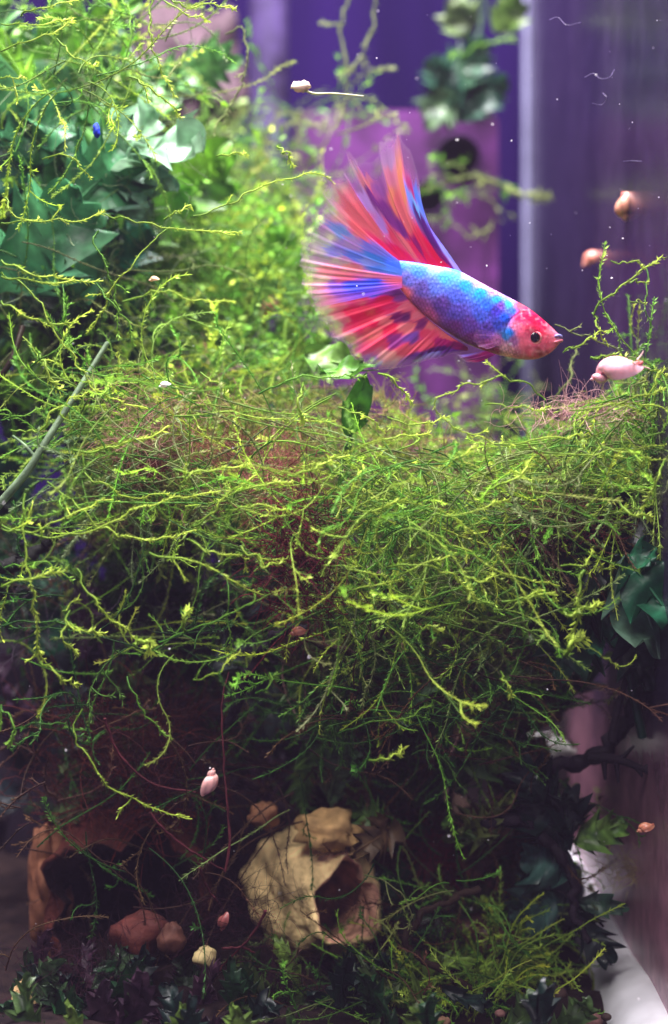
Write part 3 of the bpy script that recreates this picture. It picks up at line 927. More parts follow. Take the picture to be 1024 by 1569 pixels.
clump('long arching moss strands over the dark leaves at left', W(100, 600, 0.32), [
    ([(0, 343), (70, 335), (120, 338), (160, 322)], f0, YG, .9), ([(158, 330), (220, 340), (290, 352), (370, 360)], f0, YG, 1), ([(300, 335), (350, 312), (420, 280), (485, 264), (512, 285)], (.312, .318, .326), YG, .9),
    ([(425, 226), (440, 235), (450, 250)], .325, YG, 1.1), ([(150, 352), (145, 370), (155, 395), (165, 420), (180, 460), (180, 520)], .318, G, 1), ([(260, 352), (215, 385), (190, 420), (165, 460), (130, 510)], .316, YG, .8),
    ([(0, 400), (50, 418), (108, 428)], .308, YG, 1.2), ([(0, 425), (60, 430), (155, 430)], .308, YG, 1.1), ([(0, 418), (40, 440), (60, 465), (75, 500), (110, 545), (150, 598), (190, 620), (225, 628)], .31, YG, 1),
    ([(0, 462), (35, 480), (75, 500)], .31, YG, 1), ([(75, 498), (118, 495)], .31, YG, 1.3), ([(95, 435), (100, 480), (105, 540)], .318, G, .8), ([(145, 432), (170, 460), (195, 490), (208, 530)], .316, G, 1),
    ([(255, 335), (275, 325), (292, 315)], .312, YG, 1), ([(45, 562), (90, 535), (125, 515)], .312, G, .9), ([(15, 662), (55, 661), (70, 650), (85, 625), (120, 605), (145, 598)], .31, YG, 1.1),
    ([(0, 645), (40, 632), (60, 625)], .315, G, 1), ([(130, 570), (165, 575), (200, 578)], .316, G, 1.1), ([(60, 540), (75, 575), (95, 602)], .315, YG, 1.6)],
    [(-20, 200, 330, 640, .335, .40, 90, [G, DG, OL], (.012, .03), .8, 30), (100, 240, 560, 660, .31, .34, 50, [YG, G], (.010, .024), .6, 30)])
clump('dense yellow green moss mat across the middle beneath the fish', W(480, 780, 0.34), [
    ([(310, 572), (335, 590), (350, 605)], .312, YG, 1.1), ([(270, 634), (330, 632), (420, 640), (512, 645)], .31, YG, 1), ([(270, 715), (300, 725), (340, 716), (380, 712)], .302, YG, 1.2), ([(280, 740), (292, 730), (310, 722)], .302, YG, 1),
    ([(0, 810), (40, 815), (90, 795), (140, 775), (185, 765)], .302, YG, 1), ([(0, 805), (60, 820), (130, 815), (180, 795), (240, 770), (300, 758), (350, 755)], .302, YG, 1), ([(75, 740), (110, 770), (150, 805), (200, 825), (250, 825), (300, 810)], .304, YG, 1),
    ([(300, 810), (330, 780), (360, 750), (390, 728)], .304, YG, 1), ([(345, 780), (400, 775), (440, 785)], .30, YG, 1.1), ([(540, 690), (600, 672), (660, 662)], .308, YG, 1), ([(655, 707), (700, 700), (730, 680)], .304, YG, 1),
    ([(512, 760), (560, 782), (600, 775), (625, 762)], .304, YG, 1.1), ([(655, 790), (720, 783), (785, 760)], .302, YG, 1), ([(840, 617), (810, 590), (770, 578), (720, 590), (680, 605), (668, 625), (680, 645), (705, 660), (740, 672), (770, 678)], .306, YG, .9),
    ([(745, 621), (790, 622), (835, 630)], .308, YG, .8), ([(465, 590), (460, 620), (470, 650)], .308, YG, 1.4), ([(400, 600), (450, 580), (512, 575), (560, 580)], .312, G, 1), ([(580, 570), (610, 590), (632, 617)], .32, YG, 1.4),
    ([(440, 730), (480, 715), (512, 700)], .302, YG, 1.3), ([(360, 755), (410, 740), (450, 740)], .302, YG, 1.2), ([(512, 725), (540, 735), (560, 715)], .304, YG, 1.2), ([(110, 690), (160, 690), (220, 672), (260, 650)], .308, YG, 1.3),
    ([(130, 700), (135, 730), (160, 745), (200, 760), (260, 760)], .306, YG, .9), ([(590, 640), (640, 650), (690, 640)], .32, YG, 1), ([(520, 620), (560, 640), (590, 660)], .316, YG, 1)],
    [(120, 300, 590, 760, .305, .37, 110, [YG, G, OL], (.012, .03), .5, 40), (290, 760, 600, 790, .302, .335, 125, [YG, YG, G, OL], (.014, .040), .45, 110), (200, 780, 590, 800, .35, .40, 1050, [YG, YG, G, OL, PK], (.014, .036), .45, 0),
     (430, 700, 780, 830, .302, .34, 90, [YG, G], (.012, .03), .5, 40), (560, 800, 600, 700, .41, .46, 60, [G, OL], (.014, .034), .5, 0)])
clump('rounded moss mound at the right edge below the pink snail', W(890, 760, 0.32), [
    ([(850, 500), (880, 508), (910, 520), (960, 545), (1024, 580)], .318, OL, .9), ([(865, 542), (900, 520), (930, 505)], .308, YG, .9), ([(910, 478), (940, 445), (980, 415), (1026, 390)], .312, YG, 1), ([(935, 402), (975, 402), (985, 410)], .312, YG, .8),
    ([(968, 430), (992, 432)], .312, YG, .8), ([(970, 460), (990, 464)], .312, YG, .8), ([(912, 478), (920, 505), (930, 530)], .312, YG, .9), ([(990, 410), (992, 470), (996, 520)], .325, G, .8), ([(925, 480), (945, 500), (955, 550)], .318, G, .8),
    ([(980, 560), (1026, 575)], .308, YG, 1.2), ([(840, 625), (870, 585), (882, 540)], .345, OL, 1.1), ([(920, 685), (960, 695), (1026, 705)], .302, YG, .8), ([(1018, 705), (1005, 740), (985, 780)], .302, YG, 1.2), ([(945, 770), (970, 785), (1000, 794)], .302, YG, 1.5),
    ([(900, 640), (950, 620), (1000, 600), (1026, 590)], .304, YG, .9), ([(870, 630), (930, 622), (1000, 620)], .306, YG, .9), ([(760, 680), (840, 672), (900, 668)], .306, YG, .9), ([(820, 690), (880, 700), (940, 690), (1020, 680)], .304, YG, .8), ([(985, 630), (1000, 590), (1024, 560)], .31, YG, 1),
    ([(905, 548), (935, 545), (960, 548)], .318, YG, 1.5), ([(740, 750), (790, 735), (820, 700)], .304, YG, 1.4)],
    [(750, 1040, 650, 800, .305, .345, 180, [YG, YG, G, OL], (.010, .026), .6, 90), (760, 1010, 640, 820, .34, .385, 420, [G, G, YG, OL], (.012, .028), .6, 0), (930, 1030, 560, 660, .31, .35, 60, [YG, G, OL], (.010, .026), .7, 24), (740, 900, 780, 860, .31, .35, 120, [OL, G, BR], (.010, .024), .6, 20)])
clump('moss tangle in the centre right above the dark hollow', W(640, 1000, 0.34), [
    ([(600, 820), (640, 808), (690, 830), (740, 860), (800, 885), (860, 898)], .30, YG, .8), ([(512, 868), (550, 872), (595, 888)], .302, YG, .8), ([(512, 905), (570, 895), (620, 890)], .304, YG, .8), ([(770, 925), (810, 915), (850, 912), (852, 925)], .302, YG, 1.4),
    ([(640, 925), (690, 905), (730, 895)], .304, G, 1), ([(700, 875), (735, 890), (760, 880)], .304, YG, 1), ([(635, 963), (660, 962), (680, 964)], .302, YG, 1.2), ([(860, 870), (890, 865), (912, 848)], .304, YG, 1), ([(893, 870), (885, 930), (875, 985)], .304, YG, 1.9),
    ([(890, 985), (920, 1005), (950, 1025)], .304, YG, .6), ([(862, 1003), (875, 990), (892, 975)], .30, YG, 2.4), ([(880, 935), (900, 932), (922, 925)], .302, YG, 1.6), ([(865, 942), (880, 940), (890, 940)], .302, YG, 2), ([(600, 890), (650, 862), (700, 850)], .302, YG, 1),
    ([(590, 870), (640, 865), (690, 880), (735, 920)], .302, YG, 1.1), ([(540, 960), (600, 940), (640, 960)], .31, G, 1), ([(565, 1165), (600, 1160), (615, 1150)], .304, YG, 1.4), ([(765, 1030), (778, 1050), (782, 1068)], .304, YG, 1.2)],
    [(480, 800, 810, 960, .302, .34, 105, [YG, YG, G, OL], (.010, .030), .6, 110), (480, 820, 810, 1020, .35, .39, 560, [G, G, DG, OL, PK], (.012, .030), .6, 0), (520, 780, 960, 1110, .312, .36, 130, [G, DG, DG, BR], (.010, .028), .7, 50)])
clump('loose moss strands trailing over the dark hollow at lower left', W(150, 1050, 0.32), [
    ([(285, 827), (320, 845), (380, 855)], .30, YG, 1), ([(228, 845), (290, 860), (340, 882), (400, 910)], .30, YG, 1), ([(35, 760), (35, 820), (45, 880), (55, 940), (60, 995), (70, 1015)], .302, YG, 1.1), ([(0, 900), (40, 885), (100, 873)], .298, YG, 1.3),
    ([(115, 870), (140, 915), (180, 955), (220, 985)], .304, YG, 1.2), ([(100, 955), (130, 965), (158, 972)], .302, YG, 1.2), ([(105, 940), (95, 975), (118, 1006)], .302, YG, 1), ([(95, 935), (118, 918)], .302, YG, 1), ([(240, 985), (300, 960), (360, 935), (430, 910), (495, 912)], .304, G, .8),
    ([(60, 1010), (90, 1035), (122, 1052)], .302, YG, 1.1), ([(300, 1045), (340, 1025), (365, 1000)], .304, YG, .9), ([(195, 1040), (210, 1075), (235, 1110), (262, 1135)], .308, G, .9), ([(130, 1090), (115, 1115), (120, 1145), (150, 1180), (170, 1205), (220, 1235), (292, 1254)], .308, YG, .9),
    ([(0, 1080), (20, 1115), (8, 1142)], .302, G, 1.1), ([(20, 1115), (60, 1110), (100, 1108)], .304, DG, 1), ([(370, 830), (380, 850), (430, 855)], .302, YG, 1), ([(205, 985), (225, 985), (228, 1000)], .30, YG, 2), ([(395, 1065), (410, 1050), (425, 1030)], .306, G, 1.1),
    ([(345, 880), (350, 930), (352, 1000)], .31, G, .8), ([(0, 960), (50, 950), (110, 958)], .308, DG, 1), ([(400, 845), (405, 870), (440, 850)], .302, YG, 1.1), ([(280, 965), (285, 945), (290, 930)], .302, YG, 1.5), ([(10, 870), (60, 860), (110, 890)], .305, G, 1)],
    [(-20, 300, 780, 1010, .305, .345, 36, [G, DG, YG], (.010, .028), .7, 40), (200, 500, 840, 980, .31, .35, 14, [G, DG, OL], (.010, .028), .7, 40), (-20, 480, 790, 900, .35, .40, 60, [DG, BR, BR], (.012, .03), .7, 0), (0, 340, 1050, 1250, .315, .36, 34, [DG, BR, BR], (.012, .03), .8, 30)])
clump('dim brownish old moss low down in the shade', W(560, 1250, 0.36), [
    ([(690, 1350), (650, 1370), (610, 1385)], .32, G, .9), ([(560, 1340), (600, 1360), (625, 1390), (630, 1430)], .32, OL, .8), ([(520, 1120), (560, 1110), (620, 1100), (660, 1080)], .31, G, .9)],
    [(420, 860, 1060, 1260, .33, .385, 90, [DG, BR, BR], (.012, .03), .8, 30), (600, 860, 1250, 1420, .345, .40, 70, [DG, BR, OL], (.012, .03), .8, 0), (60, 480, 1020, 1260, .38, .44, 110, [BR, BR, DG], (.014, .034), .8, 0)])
clump('blurred bright moss tuft on the floor at lower right', W(700, 1560, 0.40), [],
    [(600, 840, 1430, 1580, .325, .365, 380, [YG, YG, G], (.008, .02), 1.0, 0), (640, 760, 1410, 1450, .36, .38, 90, [YG, G], (.010, .022), .9, 0)])
clump('murky olive wisps of moss hanging low in the centre', W(600, 1420, .34), [],
    [(430, 860, 1060, 1400, .325, .38, 70, [DG, OL, BR, G], (.010, .024), 1.2, 30), (330, 640, 1460, 1560, .315, .345, 80, [DG, OL, G, BR], (.008, .022), .8, 30), (0, 330, 1200, 1540, .318, .34, 26, [DG, BR, BR], (.012, .03), 1.0, 20)])
clump('thin moss strands climbing in front of the filter top', W(540, 200, 0.44), [
    ([(535, -8), (522, 45), (530, 100), (528, 160), (515, 200)], .42, OL, 1.5), ([(575, -8), (570, 50), (550, 90), (540, 110)], .42, OL, 1.4), ([(535, 130), (570, 108), (605, 104)], .43, OL, 1.3), ([(515, 208), (560, 190), (608, 175)], .40, OL, 1.2), ([(470, 255), (500, 215), (525, 160)], .44, OL, 1.5)], [])
clump('blurred moss strands hanging across the filter port', W(740, 300, 0.46), [
    ([(655, 292), (690, 276), (735, 270), (770, 285), (800, 300), (845, 300)], .455, OL, 2.6), ([(660, 335), (700, 345), (720, 365), (750, 350)], .455, OL, 1.5), ([(740, 370), (755, 340)], .46, OL, 1.3), ([(700, 100), (730, 70), (790, 60)], .46, G, 1.6)],
    [(650, 760, 255, 300, .45, .465, 16, [OL, G], (.008, .016), .4, 0)])


# ------------------------------------------------------------------ leaves and ferns
def leaf(parent, base, tip, width, pal, lobes=5, depth=0.5, bendv=(0, 0, 0), roll=0.0, nu=60, nv=11, name='leaf', cup=0.18):
    base, tip = np.asarray(base, float), np.asarray(tip, float)
    L = np.linalg.norm(tip - base)
    m = (base + tip) / 2 + np.asarray(bendv, float)
    t = np.linspace(0, 1, nu)
    P = base * ((1 - t) ** 2)[:, None] + 2 * m * (t * (1 - t))[:, None] + tip * (t ** 2)[:, None]
    tg = np.gradient(P, axis=0)
    tg /= np.linalg.norm(tg, axis=1)[:, None]
    nrm = np.array([0.15 * math.sin(roll * 3), -math.cos(roll), math.sin(roll)])
    sd = np.cross(tg, nrm)
    sd /= np.linalg.norm(sd, axis=1)[:, None] + 1e-9
    up = np.cross(sd, tg)
    j = np.linspace(-1, 1, nv)
    s_ = rng.random() * 50
    env = np.sin(np.pi * np.clip(t, 0, 1) ** 0.8) ** 0.7
    V, C = [], []
    c0, c1 = lin(pal[0]), lin(pal[1])
    for q in j:
        sgn = 1 if q >= 0 else -1
        saw = (t * lobes + (0.25 if sgn > 0 else 0.0) + 0.2 * noise1(t * 6, s_ + sgn)) % 1.0
        lob = (1 - depth) + depth * saw ** 1.5
        w = width * env * lob * abs(q) * sgn
        fwd = depth * width * 0.9 * saw * abs(q) * env                # lobes point forward
        hh = cup * width * (q * q) + 0.26 * width * np.sin(t * 9 + s_ + q * 2) * abs(q) + 0.3 * width * (noise1(t * 5, s_ + 3) - 0.5)
        V.append(P + sd * w[:, None] + tg * fwd[:, None] + up * hh[:, None])
        mixv = np.clip(0.5 + 0.5 * (noise2(t * 5, np.full(nu, q * 2.0 + 7), s_) - 0.5) * 2, 0, 1)
        cc = c0 * (1 - mixv[:, None]) + c1 * mixv[:, None]
        cc = cc * (1 + 0.5 * np.exp(-((saw - 0.55) / 0.10) ** 2) * (abs(q) < 0.9))[:, None] * (0.8 + 0.4 * noise2(t * 16, np.full(nu, q * 5.0 + 3), s_ + 5))[:, None]
        if abs(q) < 0.01:
            cc = cc * 1.25
        C.append(cc)
    V = np.stack(V, 1).reshape(-1, 3)
    C = np.stack(C, 1).reshape(-1, 3)
    mb = MB(); mb.add(V, grid_faces(nu, nv), C)
    # midrib
    tube(mb, P + up * 0.0003 * -1, np.linspace(0.0006, 0.00015, nu) * min(1.0, L / 0.02), c1 * 1.15, 5, False)
    return mb.build(name, M_LEAF, parent)


PALEL = ((96, 148, 106), (158, 196, 160))  # whitish haze and sheen over the leaf, put into its colour
TEAL = ((14, 62, 44), (40, 104, 70))
DARKL = ((10, 36, 20), (30, 66, 34))
GREYL = ((70, 112, 90), (140, 176, 150))
MIDG = ((40, 96, 24), (110, 160, 40))
BLACKL = ((8, 22, 22), (20, 42, 36))


def fern(label, root, leaves, stem=None, spal=(60, 90, 50), cat='plant', name='water_fern'):
    t = thing(name, root, label, cat)
    if stem is not None:
        p = smooth_path(stem, 20)
        mb = MB(); tube(mb, p, np.linspace(0.0011, 0.0007, 20), lin(spal), 7); mb.build('stem', M_LEAF, t)
    for l in leaves:
        leaf(t, *l[:4], **(l[4] if len(l) > 4 else {}))
    return t


K = lambda **k: k
fern('pale whitish green fern leaf with ragged lobes at upper left', W(150, 420, .36), [
    (W(150, 262, .355), W(312, 228, .345), .0135, PALEL, K(lobes=4, depth=.55, bendv=(0, 0, .004), roll=.75)),
    (W(165, 250, .358), W(245, 168, .35), .0105, PALEL, K(lobes=3, depth=.5, roll=.6)),
    (W(170, 300, .36), W(270, 290, .35), .0095, GREYL, K(lobes=4, depth=.5, roll=.7)),
    (W(165, 320, .365), W(235, 335, .352), .008, GREYL, K(lobes=3, depth=.5, roll=.7))], [W(150, 560, .37), W(150, 420, .366), W(160, 260, .356)])
fern('dark teal fern with broad leaves at the left edge', W(60, 700, .37), [
    (W(70, 330, .365), W(-25, 185, .355), .013, TEAL, K(lobes=3, depth=.35, roll=.3)), (W(80, 345, .368), W(30, 215, .362), .009, GREYL, K(lobes=4, depth=.4, roll=.3)), (W(70, 420, .37), W(10, 330, .365), .010, MIDG, K(lobes=3, depth=.3, roll=.3)),
    (W(85, 440, .37), W(125, 330, .37), .008, TEAL, K(lobes=5, depth=.5)), (W(90, 500, .372), W(60, 400, .372), .010, DARKL, K(lobes=4, depth=.4)), (W(95, 560, .372), W(20, 560, .37), .011, MIDG, K(lobes=3, depth=.3)), (W(80, 610, .37), W(0, 650, .37), .012, DARKL, K(lobes=3))],
    [W(60, 720, .375), W(85, 560, .374), W(78, 420, .371), W(75, 300, .365)], (56, 92, 84))
fern('dark upright fern stems with narrow leaves at left centre', W(150, 620, .385), [
    (W(150, 600, .385), W(130, 380, .38), .011, ((16, 44, 44), (40, 84, 72)), K(lobes=6, depth=.4)), (W(170, 620, .388), W(200, 400, .385), .010, TEAL, K(lobes=6, depth=.45)), (W(190, 600, .388), W(235, 470, .386), .009, DARKL, K(lobes=4, depth=.4)),
    (W(140, 640, .39), W(95, 470, .388), .011, DARKL, K(lobes=5, depth=.4)), (W(120, 340, .38), W(40, 270, .376), .011, TEAL, K(lobes=5, depth=.5)), (W(160, 420, .38), W(235, 350, .376), .010, TEAL, K(lobes=4, depth=.5)),
    (W(180, 360, .385), W(300, 290, .38), .012, ((60, 120, 40), (120, 180, 60)), K(lobes=4, depth=.4)), (W(250, 330, .39), W(360, 220, .385), .012, MIDG, K(lobes=4, depth=.4))],
    [W(160, 760, .39), W(155, 560, .388), W(150, 400, .384), W(140, 250, .378)], (36, 74, 64))
fern('green leaves in front of the upper left pane behind the moss', W(90, 200, .40), [
    (W(60, 200, .40), W(110, 20, .395), .014, MIDG, K(lobes=3, depth=.3)), (W(90, 220, .40), W(20, 60, .395), .013, ((50, 100, 60), (90, 140, 90)), K(lobes=3, depth=.3)), (W(110, 240, .40), W(200, 110, .395), .011, ((70, 110, 60), (120, 160, 90)), K(lobes=4, depth=.4)),
    (W(160, 90, .41), W(165, 20, .40), .010, ((60, 96, 70), (110, 150, 110)), K(lobes=3, depth=.4))])
fern('dark green curled leaf just under the fish tail fin', W(540, 690, .335), [
    (W(535, 665, .333), W(562, 572, .325), .0036, ((34, 84, 20), (70, 130, 36)), K(lobes=2, depth=.2, roll=.2)), (W(490, 570, .335), W(580, 565, .330), .0045, ((44, 100, 28), (96, 150, 50)), K(lobes=3, depth=.35, roll=.9)), (W(470, 545, .345), W(545, 560, .34), .006, ((64, 104, 36), (110, 150, 60)), K(lobes=2, depth=.2, roll=.5))],
    [W(520, 760, .336), W(535, 680, .334), W(540, 640, .333)], (40, 84, 30))
fern('large grey green translucent leaf with dark lobes at right edge', W(1000, 1060, .33), [
    (W(948, 860, .322), W(1012, 1010, .318), .0120, GREYL, K(lobes=2, depth=.3, roll=.35, bendv=(.002, 0, .003))), (W(960, 850, .318), W(1040, 960, .312), .010, TEAL, K(lobes=3, depth=.4, roll=.3)), (W(960, 850, .32), W(1010, 855, .315), .0045, TEAL, K(lobes=2, depth=.3, roll=.3)),
    (W(930, 845, .325), W(850, 905, .322), .010, BLACKL, K(lobes=3, depth=.5)), (W(920, 860, .33), W(830, 980, .33), .011, BLACKL, K(lobes=4, depth=.5)), (W(940, 880, .33), W(900, 1000, .33), .010, TEAL, K(lobes=4, depth=.5)), (W(900, 930, .335), W(850, 1040, .335), .010, ((20, 60, 44), (60, 104, 76)), K(lobes=4, depth=.5)),
    (W(900, 820, .33), W(1000, 790, .325), .010, BLACKL, K(lobes=3, depth=.5)), (W(960, 940, .33), W(990, 1060, .325), .008, BLACKL, K(lobes=4, depth=.6)), (W(880, 800, .335), W(800, 870, .335), .012, BLACKL, K(lobes=3, depth=.5))],
    [W(985, 1130, .335), W(950, 960, .332), W(945, 850, .325)], (24, 60, 46))
fern('black silhouetted fern frond low at right over the pale seam', W(880, 1480, .345), [
    (W(870, 1300, .34), W(800, 1215, .34), .009, BLACKL, K(lobes=5, depth=.6)), (W(880, 1340, .34), W(800, 1310, .345), .009, ((30, 60, 56), (64, 98, 88)), K(lobes=4, depth=.5)), (W(872, 1280, .34), W(870, 1200, .335), .007, BLACKL, K(lobes=4, depth=.6)), (W(882, 1400, .338), W(935, 1480, .335), .0065, BLACKL, K(lobes=4, depth=.6, roll=.4)),
    (W(885, 1380, .338), W(965, 1392, .335), .0035, ((24, 48, 40), (50, 80, 60)), K(lobes=3, depth=.4)), (W(878, 1290, .34), W(960, 1260, .34), .006, ((60, 96, 40), (120, 160, 70)), K(lobes=4, depth=.5)), (W(870, 1370, .345), W(780, 1400, .348), .009, ((26, 52, 50), (60, 92, 84)), K(lobes=4, depth=.5)), (W(860, 1250, .34), W(790, 1160, .34), .008, BLACKL, K(lobes=5, depth=.6))],
    [W(900, 1448, .337), W(880, 1390, .338), W(874, 1320, .34), W(830, 1265, .342), W(780, 1250, .345)], (14, 30, 30))
fern('small green leaf tuft at the foot of the pale seam', W(860, 1600, .34), [
    (W(850, 1600, .338), W(812, 1540, .335), .005, TEAL, K(lobes=3, depth=.5)), (W(855, 1605, .338), W(868, 1525, .335), .005, MIDG, K(lobes=3, depth=.5)), (W(860, 1605, .338), W(905, 1550, .335), .005, TEAL, K(lobes=3, depth=.5)), (W(800, 1610, .345), W(740, 1530, .343), .009, TEAL, K(lobes=4, depth=.5)), (W(780, 1610, .345), W(790, 1520, .343), .008, DARKL, K(lobes=4, depth=.5))])
fern('blurred green leaves in front of the back pane, upper right of centre', W(700, 150, .49), [
    (W(690, 180, .485), W(780, 120, .48), .009, ((22, 52, 44), (52, 92, 68)), K(lobes=6, depth=.4)), (W(680, 150, .485), W(745, 60, .48), .010, ((24, 58, 44), (58, 100, 66)), K(lobes=6, depth=.5)), (W(700, 160, .485), W(655, 90, .48), .009, ((22, 52, 44), (52, 92, 68)), K(lobes=6, depth=.5)), (W(690, 150, .485), W(650, 190, .48), .009, ((44, 74, 50), (84, 110, 72)), K(lobes=3, depth=.4)),
    (W(720, 60, .49), W(690, -5, .485), .009, ((60, 84, 50), (110, 130, 80)), K(lobes=3, depth=.4)), (W(760, 50, .49), W(800, -5, .485), .008, ((56, 90, 36), (96, 126, 54)), K(lobes=3, depth=.4))],
    [W(690, 200, .485), W(700, 120, .485), W(735, 50, .485), W(745, -20, .485)], (44, 70, 50))


def scatter(label, n, xr, yr, dr_, size, wid, pals, up=(0, -1), spread=1.0, lobes=(4, 7), depth=(.45, .65)):
    """a bushy plant: many ragged leaves growing from scattered points, each its own part"""
    t = thing('water_fern', W((xr[0] + xr[1]) / 2, yr[1], (dr_[0] + dr_[1]) / 2), label, 'plant')
    for k in range(n):
        x, y, d = rng.uniform(*xr), rng.uniform(*yr), rng.uniform(*dr_)
        a = math.atan2(up[1], up[0]) + rng.normal(0, spread)
        L = size * rng.uniform(.6, 1.3)
        b = W(x, y, d)
        e = W(x + L * math.cos(a), y + L * math.sin(a), d + rng.uniform(-.012, .006))
        leaf(t, b, e, wid * rng.uniform(.7, 1.3), pals[rng.integers(len(pals))], lobes=int(rng.integers(*lobes)), depth=rng.uniform(*depth), roll=rng.uniform(-.7, .9), bendv=tuple(rng.normal(0, .003, 3)))
    return t


LG = ((70, 120, 30), (140, 186, 60))
scatter('mid green ragged leaves massed behind the upper left moss', 34, (-30, 260), (60, 340), (.37, .44), 120, .0085, [MIDG, LG, TEAL, ((50, 100, 50), (100, 150, 80))], spread=1.1)
scatter('blue green lobed leaves around the pale leaf at upper left', 11, (-20, 280), (240, 470), (.35, .372), 150, .0125, [((30, 92, 56), (80, 146, 92)), ((44, 108, 60), (104, 162, 96)), TEAL, ((40, 104, 40), (96, 156, 66))], spread=.8, lobes=(3, 5), depth=(.3, .5))
scatter('soft olive fronds hanging under the centre right moss', 34, (440, 870), (1010, 1300), (.34, .38), 95, .0058, [((60, 74, 34), (110, 124, 58)), ((44, 80, 34), (92, 130, 54)), ((70, 56, 40), (116, 92, 64)), ((36, 60, 40), (76, 104, 66))], spread=1.3, lobes=(5, 8), depth=(.5, .7))
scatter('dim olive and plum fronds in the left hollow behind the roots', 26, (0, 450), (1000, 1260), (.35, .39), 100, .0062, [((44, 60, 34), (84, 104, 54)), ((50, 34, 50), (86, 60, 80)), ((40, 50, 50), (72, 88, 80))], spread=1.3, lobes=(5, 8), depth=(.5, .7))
scatter('dark green ragged leaves massed along the left edge', 30, (-30, 230), (340, 680), (.365, .43), 130, .0085, [DARKL, TEAL, MIDG, ((24, 56, 30), (56, 96, 44))], spread=1.1)
scatter('bright green soft leaves among the blurred moss bank', 22, (220, 440), (250, 590), (.40, .46), 90, .0075, [LG, MIDG, ((100, 150, 40), (170, 206, 80))], spread=1.2)
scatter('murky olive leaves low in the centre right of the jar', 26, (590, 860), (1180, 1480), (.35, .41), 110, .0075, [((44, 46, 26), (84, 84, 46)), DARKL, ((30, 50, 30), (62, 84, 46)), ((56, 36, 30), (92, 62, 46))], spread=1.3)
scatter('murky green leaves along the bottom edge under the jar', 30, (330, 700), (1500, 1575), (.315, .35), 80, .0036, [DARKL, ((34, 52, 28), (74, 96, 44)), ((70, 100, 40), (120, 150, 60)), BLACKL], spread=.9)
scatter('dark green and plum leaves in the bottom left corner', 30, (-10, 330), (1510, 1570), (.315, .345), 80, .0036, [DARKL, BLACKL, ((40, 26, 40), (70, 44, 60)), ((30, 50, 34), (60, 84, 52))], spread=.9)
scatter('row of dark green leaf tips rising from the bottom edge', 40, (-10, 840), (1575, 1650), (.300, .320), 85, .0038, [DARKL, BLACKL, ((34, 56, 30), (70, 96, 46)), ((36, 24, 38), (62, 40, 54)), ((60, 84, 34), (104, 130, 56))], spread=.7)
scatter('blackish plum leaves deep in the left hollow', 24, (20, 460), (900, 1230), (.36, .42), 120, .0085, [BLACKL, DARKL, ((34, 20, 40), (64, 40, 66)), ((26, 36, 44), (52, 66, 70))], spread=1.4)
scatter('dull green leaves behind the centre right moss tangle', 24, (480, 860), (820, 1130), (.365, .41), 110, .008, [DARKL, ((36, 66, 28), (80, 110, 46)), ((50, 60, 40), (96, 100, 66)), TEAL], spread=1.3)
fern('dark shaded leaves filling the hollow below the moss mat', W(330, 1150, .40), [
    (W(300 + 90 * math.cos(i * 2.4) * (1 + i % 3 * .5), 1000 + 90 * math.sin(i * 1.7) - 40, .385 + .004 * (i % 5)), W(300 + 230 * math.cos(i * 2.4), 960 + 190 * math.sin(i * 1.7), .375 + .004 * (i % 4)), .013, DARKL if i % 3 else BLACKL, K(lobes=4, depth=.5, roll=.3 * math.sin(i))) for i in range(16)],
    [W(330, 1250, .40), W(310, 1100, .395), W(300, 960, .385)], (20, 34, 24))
fern('dusky leaves low in the centre beside the tan jar', W(680, 1300, .39), [
    (W(690 + 60 * math.cos(i * 2.1), 1200 + 60 * math.sin(i * 2.9), .38), W(690 + 160 * math.cos(i * 2.1 + .2), 1190 + 170 * math.sin(i * 2.9), .375), .011, DARKL if i % 2 else ((44, 48, 26), (84, 84, 46)), K(lobes=3, depth=.4, roll=.3 * math.sin(i * 2))) for i in range(13)],
    [W(700, 1420, .39), W(690, 1250, .385), W(700, 1100, .38)], (30, 36, 24))
fern('blackish green leaves behind the moss on the left side', W(120, 960, .40), [
    (W(100 + 70 * math.cos(i * 2.7), 820 + 40 * math.sin(i * 1.9), .39), W(120 + 180 * math.cos(i * 2.7), 810 + 200 * math.sin(i * 1.9 + .4), .385), .014, DARKL if i % 2 else TEAL, K(lobes=4, depth=.4, roll=.3 * math.sin(i))) for i in range(14)],
    [W(120, 1010, .40), W(110, 820, .395), W(100, 660, .39)], (24, 44, 34))
# single stems
st = thing('plant_stem', W(0, 775, .318), 'smooth pale grey green stem slanting up from the left edge', 'stem')
mb = MB(); tube(mb, smooth_path([W(-12, 785, .318), W(40, 725, .316), (W(62, 690, .316)), W(100, 630, .318), W(165, 525, .322)], 24), np.linspace(.0010, .00055, 24), lin((126, 150, 116)), 8); mb.build('stem', M_LEAF, st)
for (a, b) in (((55, 702), (20, 668)), ((62, 692), (105, 700))):
    mb = MB(); tube(mb, smooth_path([W(*a, .3165), W((a[0] + b[0]) / 2, (a[1] + b[1]) / 2 - 3, .317), W(*b, .32)], 8), np.linspace(.0005, .0003, 8), lin((100, 126, 90)), 6); mb.build('side_shoot', M_LEAF, st)
st = thing('plant_stem', W(0, 590, .33), 'dark brown stem crossing the green leaves at left edge', 'stem')
mb = MB(); tube(mb, smooth_path([W(-8, 590, .33), W(18, 550, .33), W(35, 500, .332)], 12), .0007, lin((44, 34, 20)), 7); mb.build('stem', M_LEAF, st)

# ------------------------------------------------------------------ clay jars, cave and stones
def rotmat(axis_dir, up=(0, 0, 1)):
    a = np.asarray(axis_dir, float)
    a /= np.linalg.norm(a)
    u = np.asarray(up, float)
    s = np.cross(u, a)
    s /= np.linalg.norm(s)
    u = np.cross(a, s)
    return np.stack([s, u, a], 1)      # local x=s, y=u, z=axis (towards the mouth)


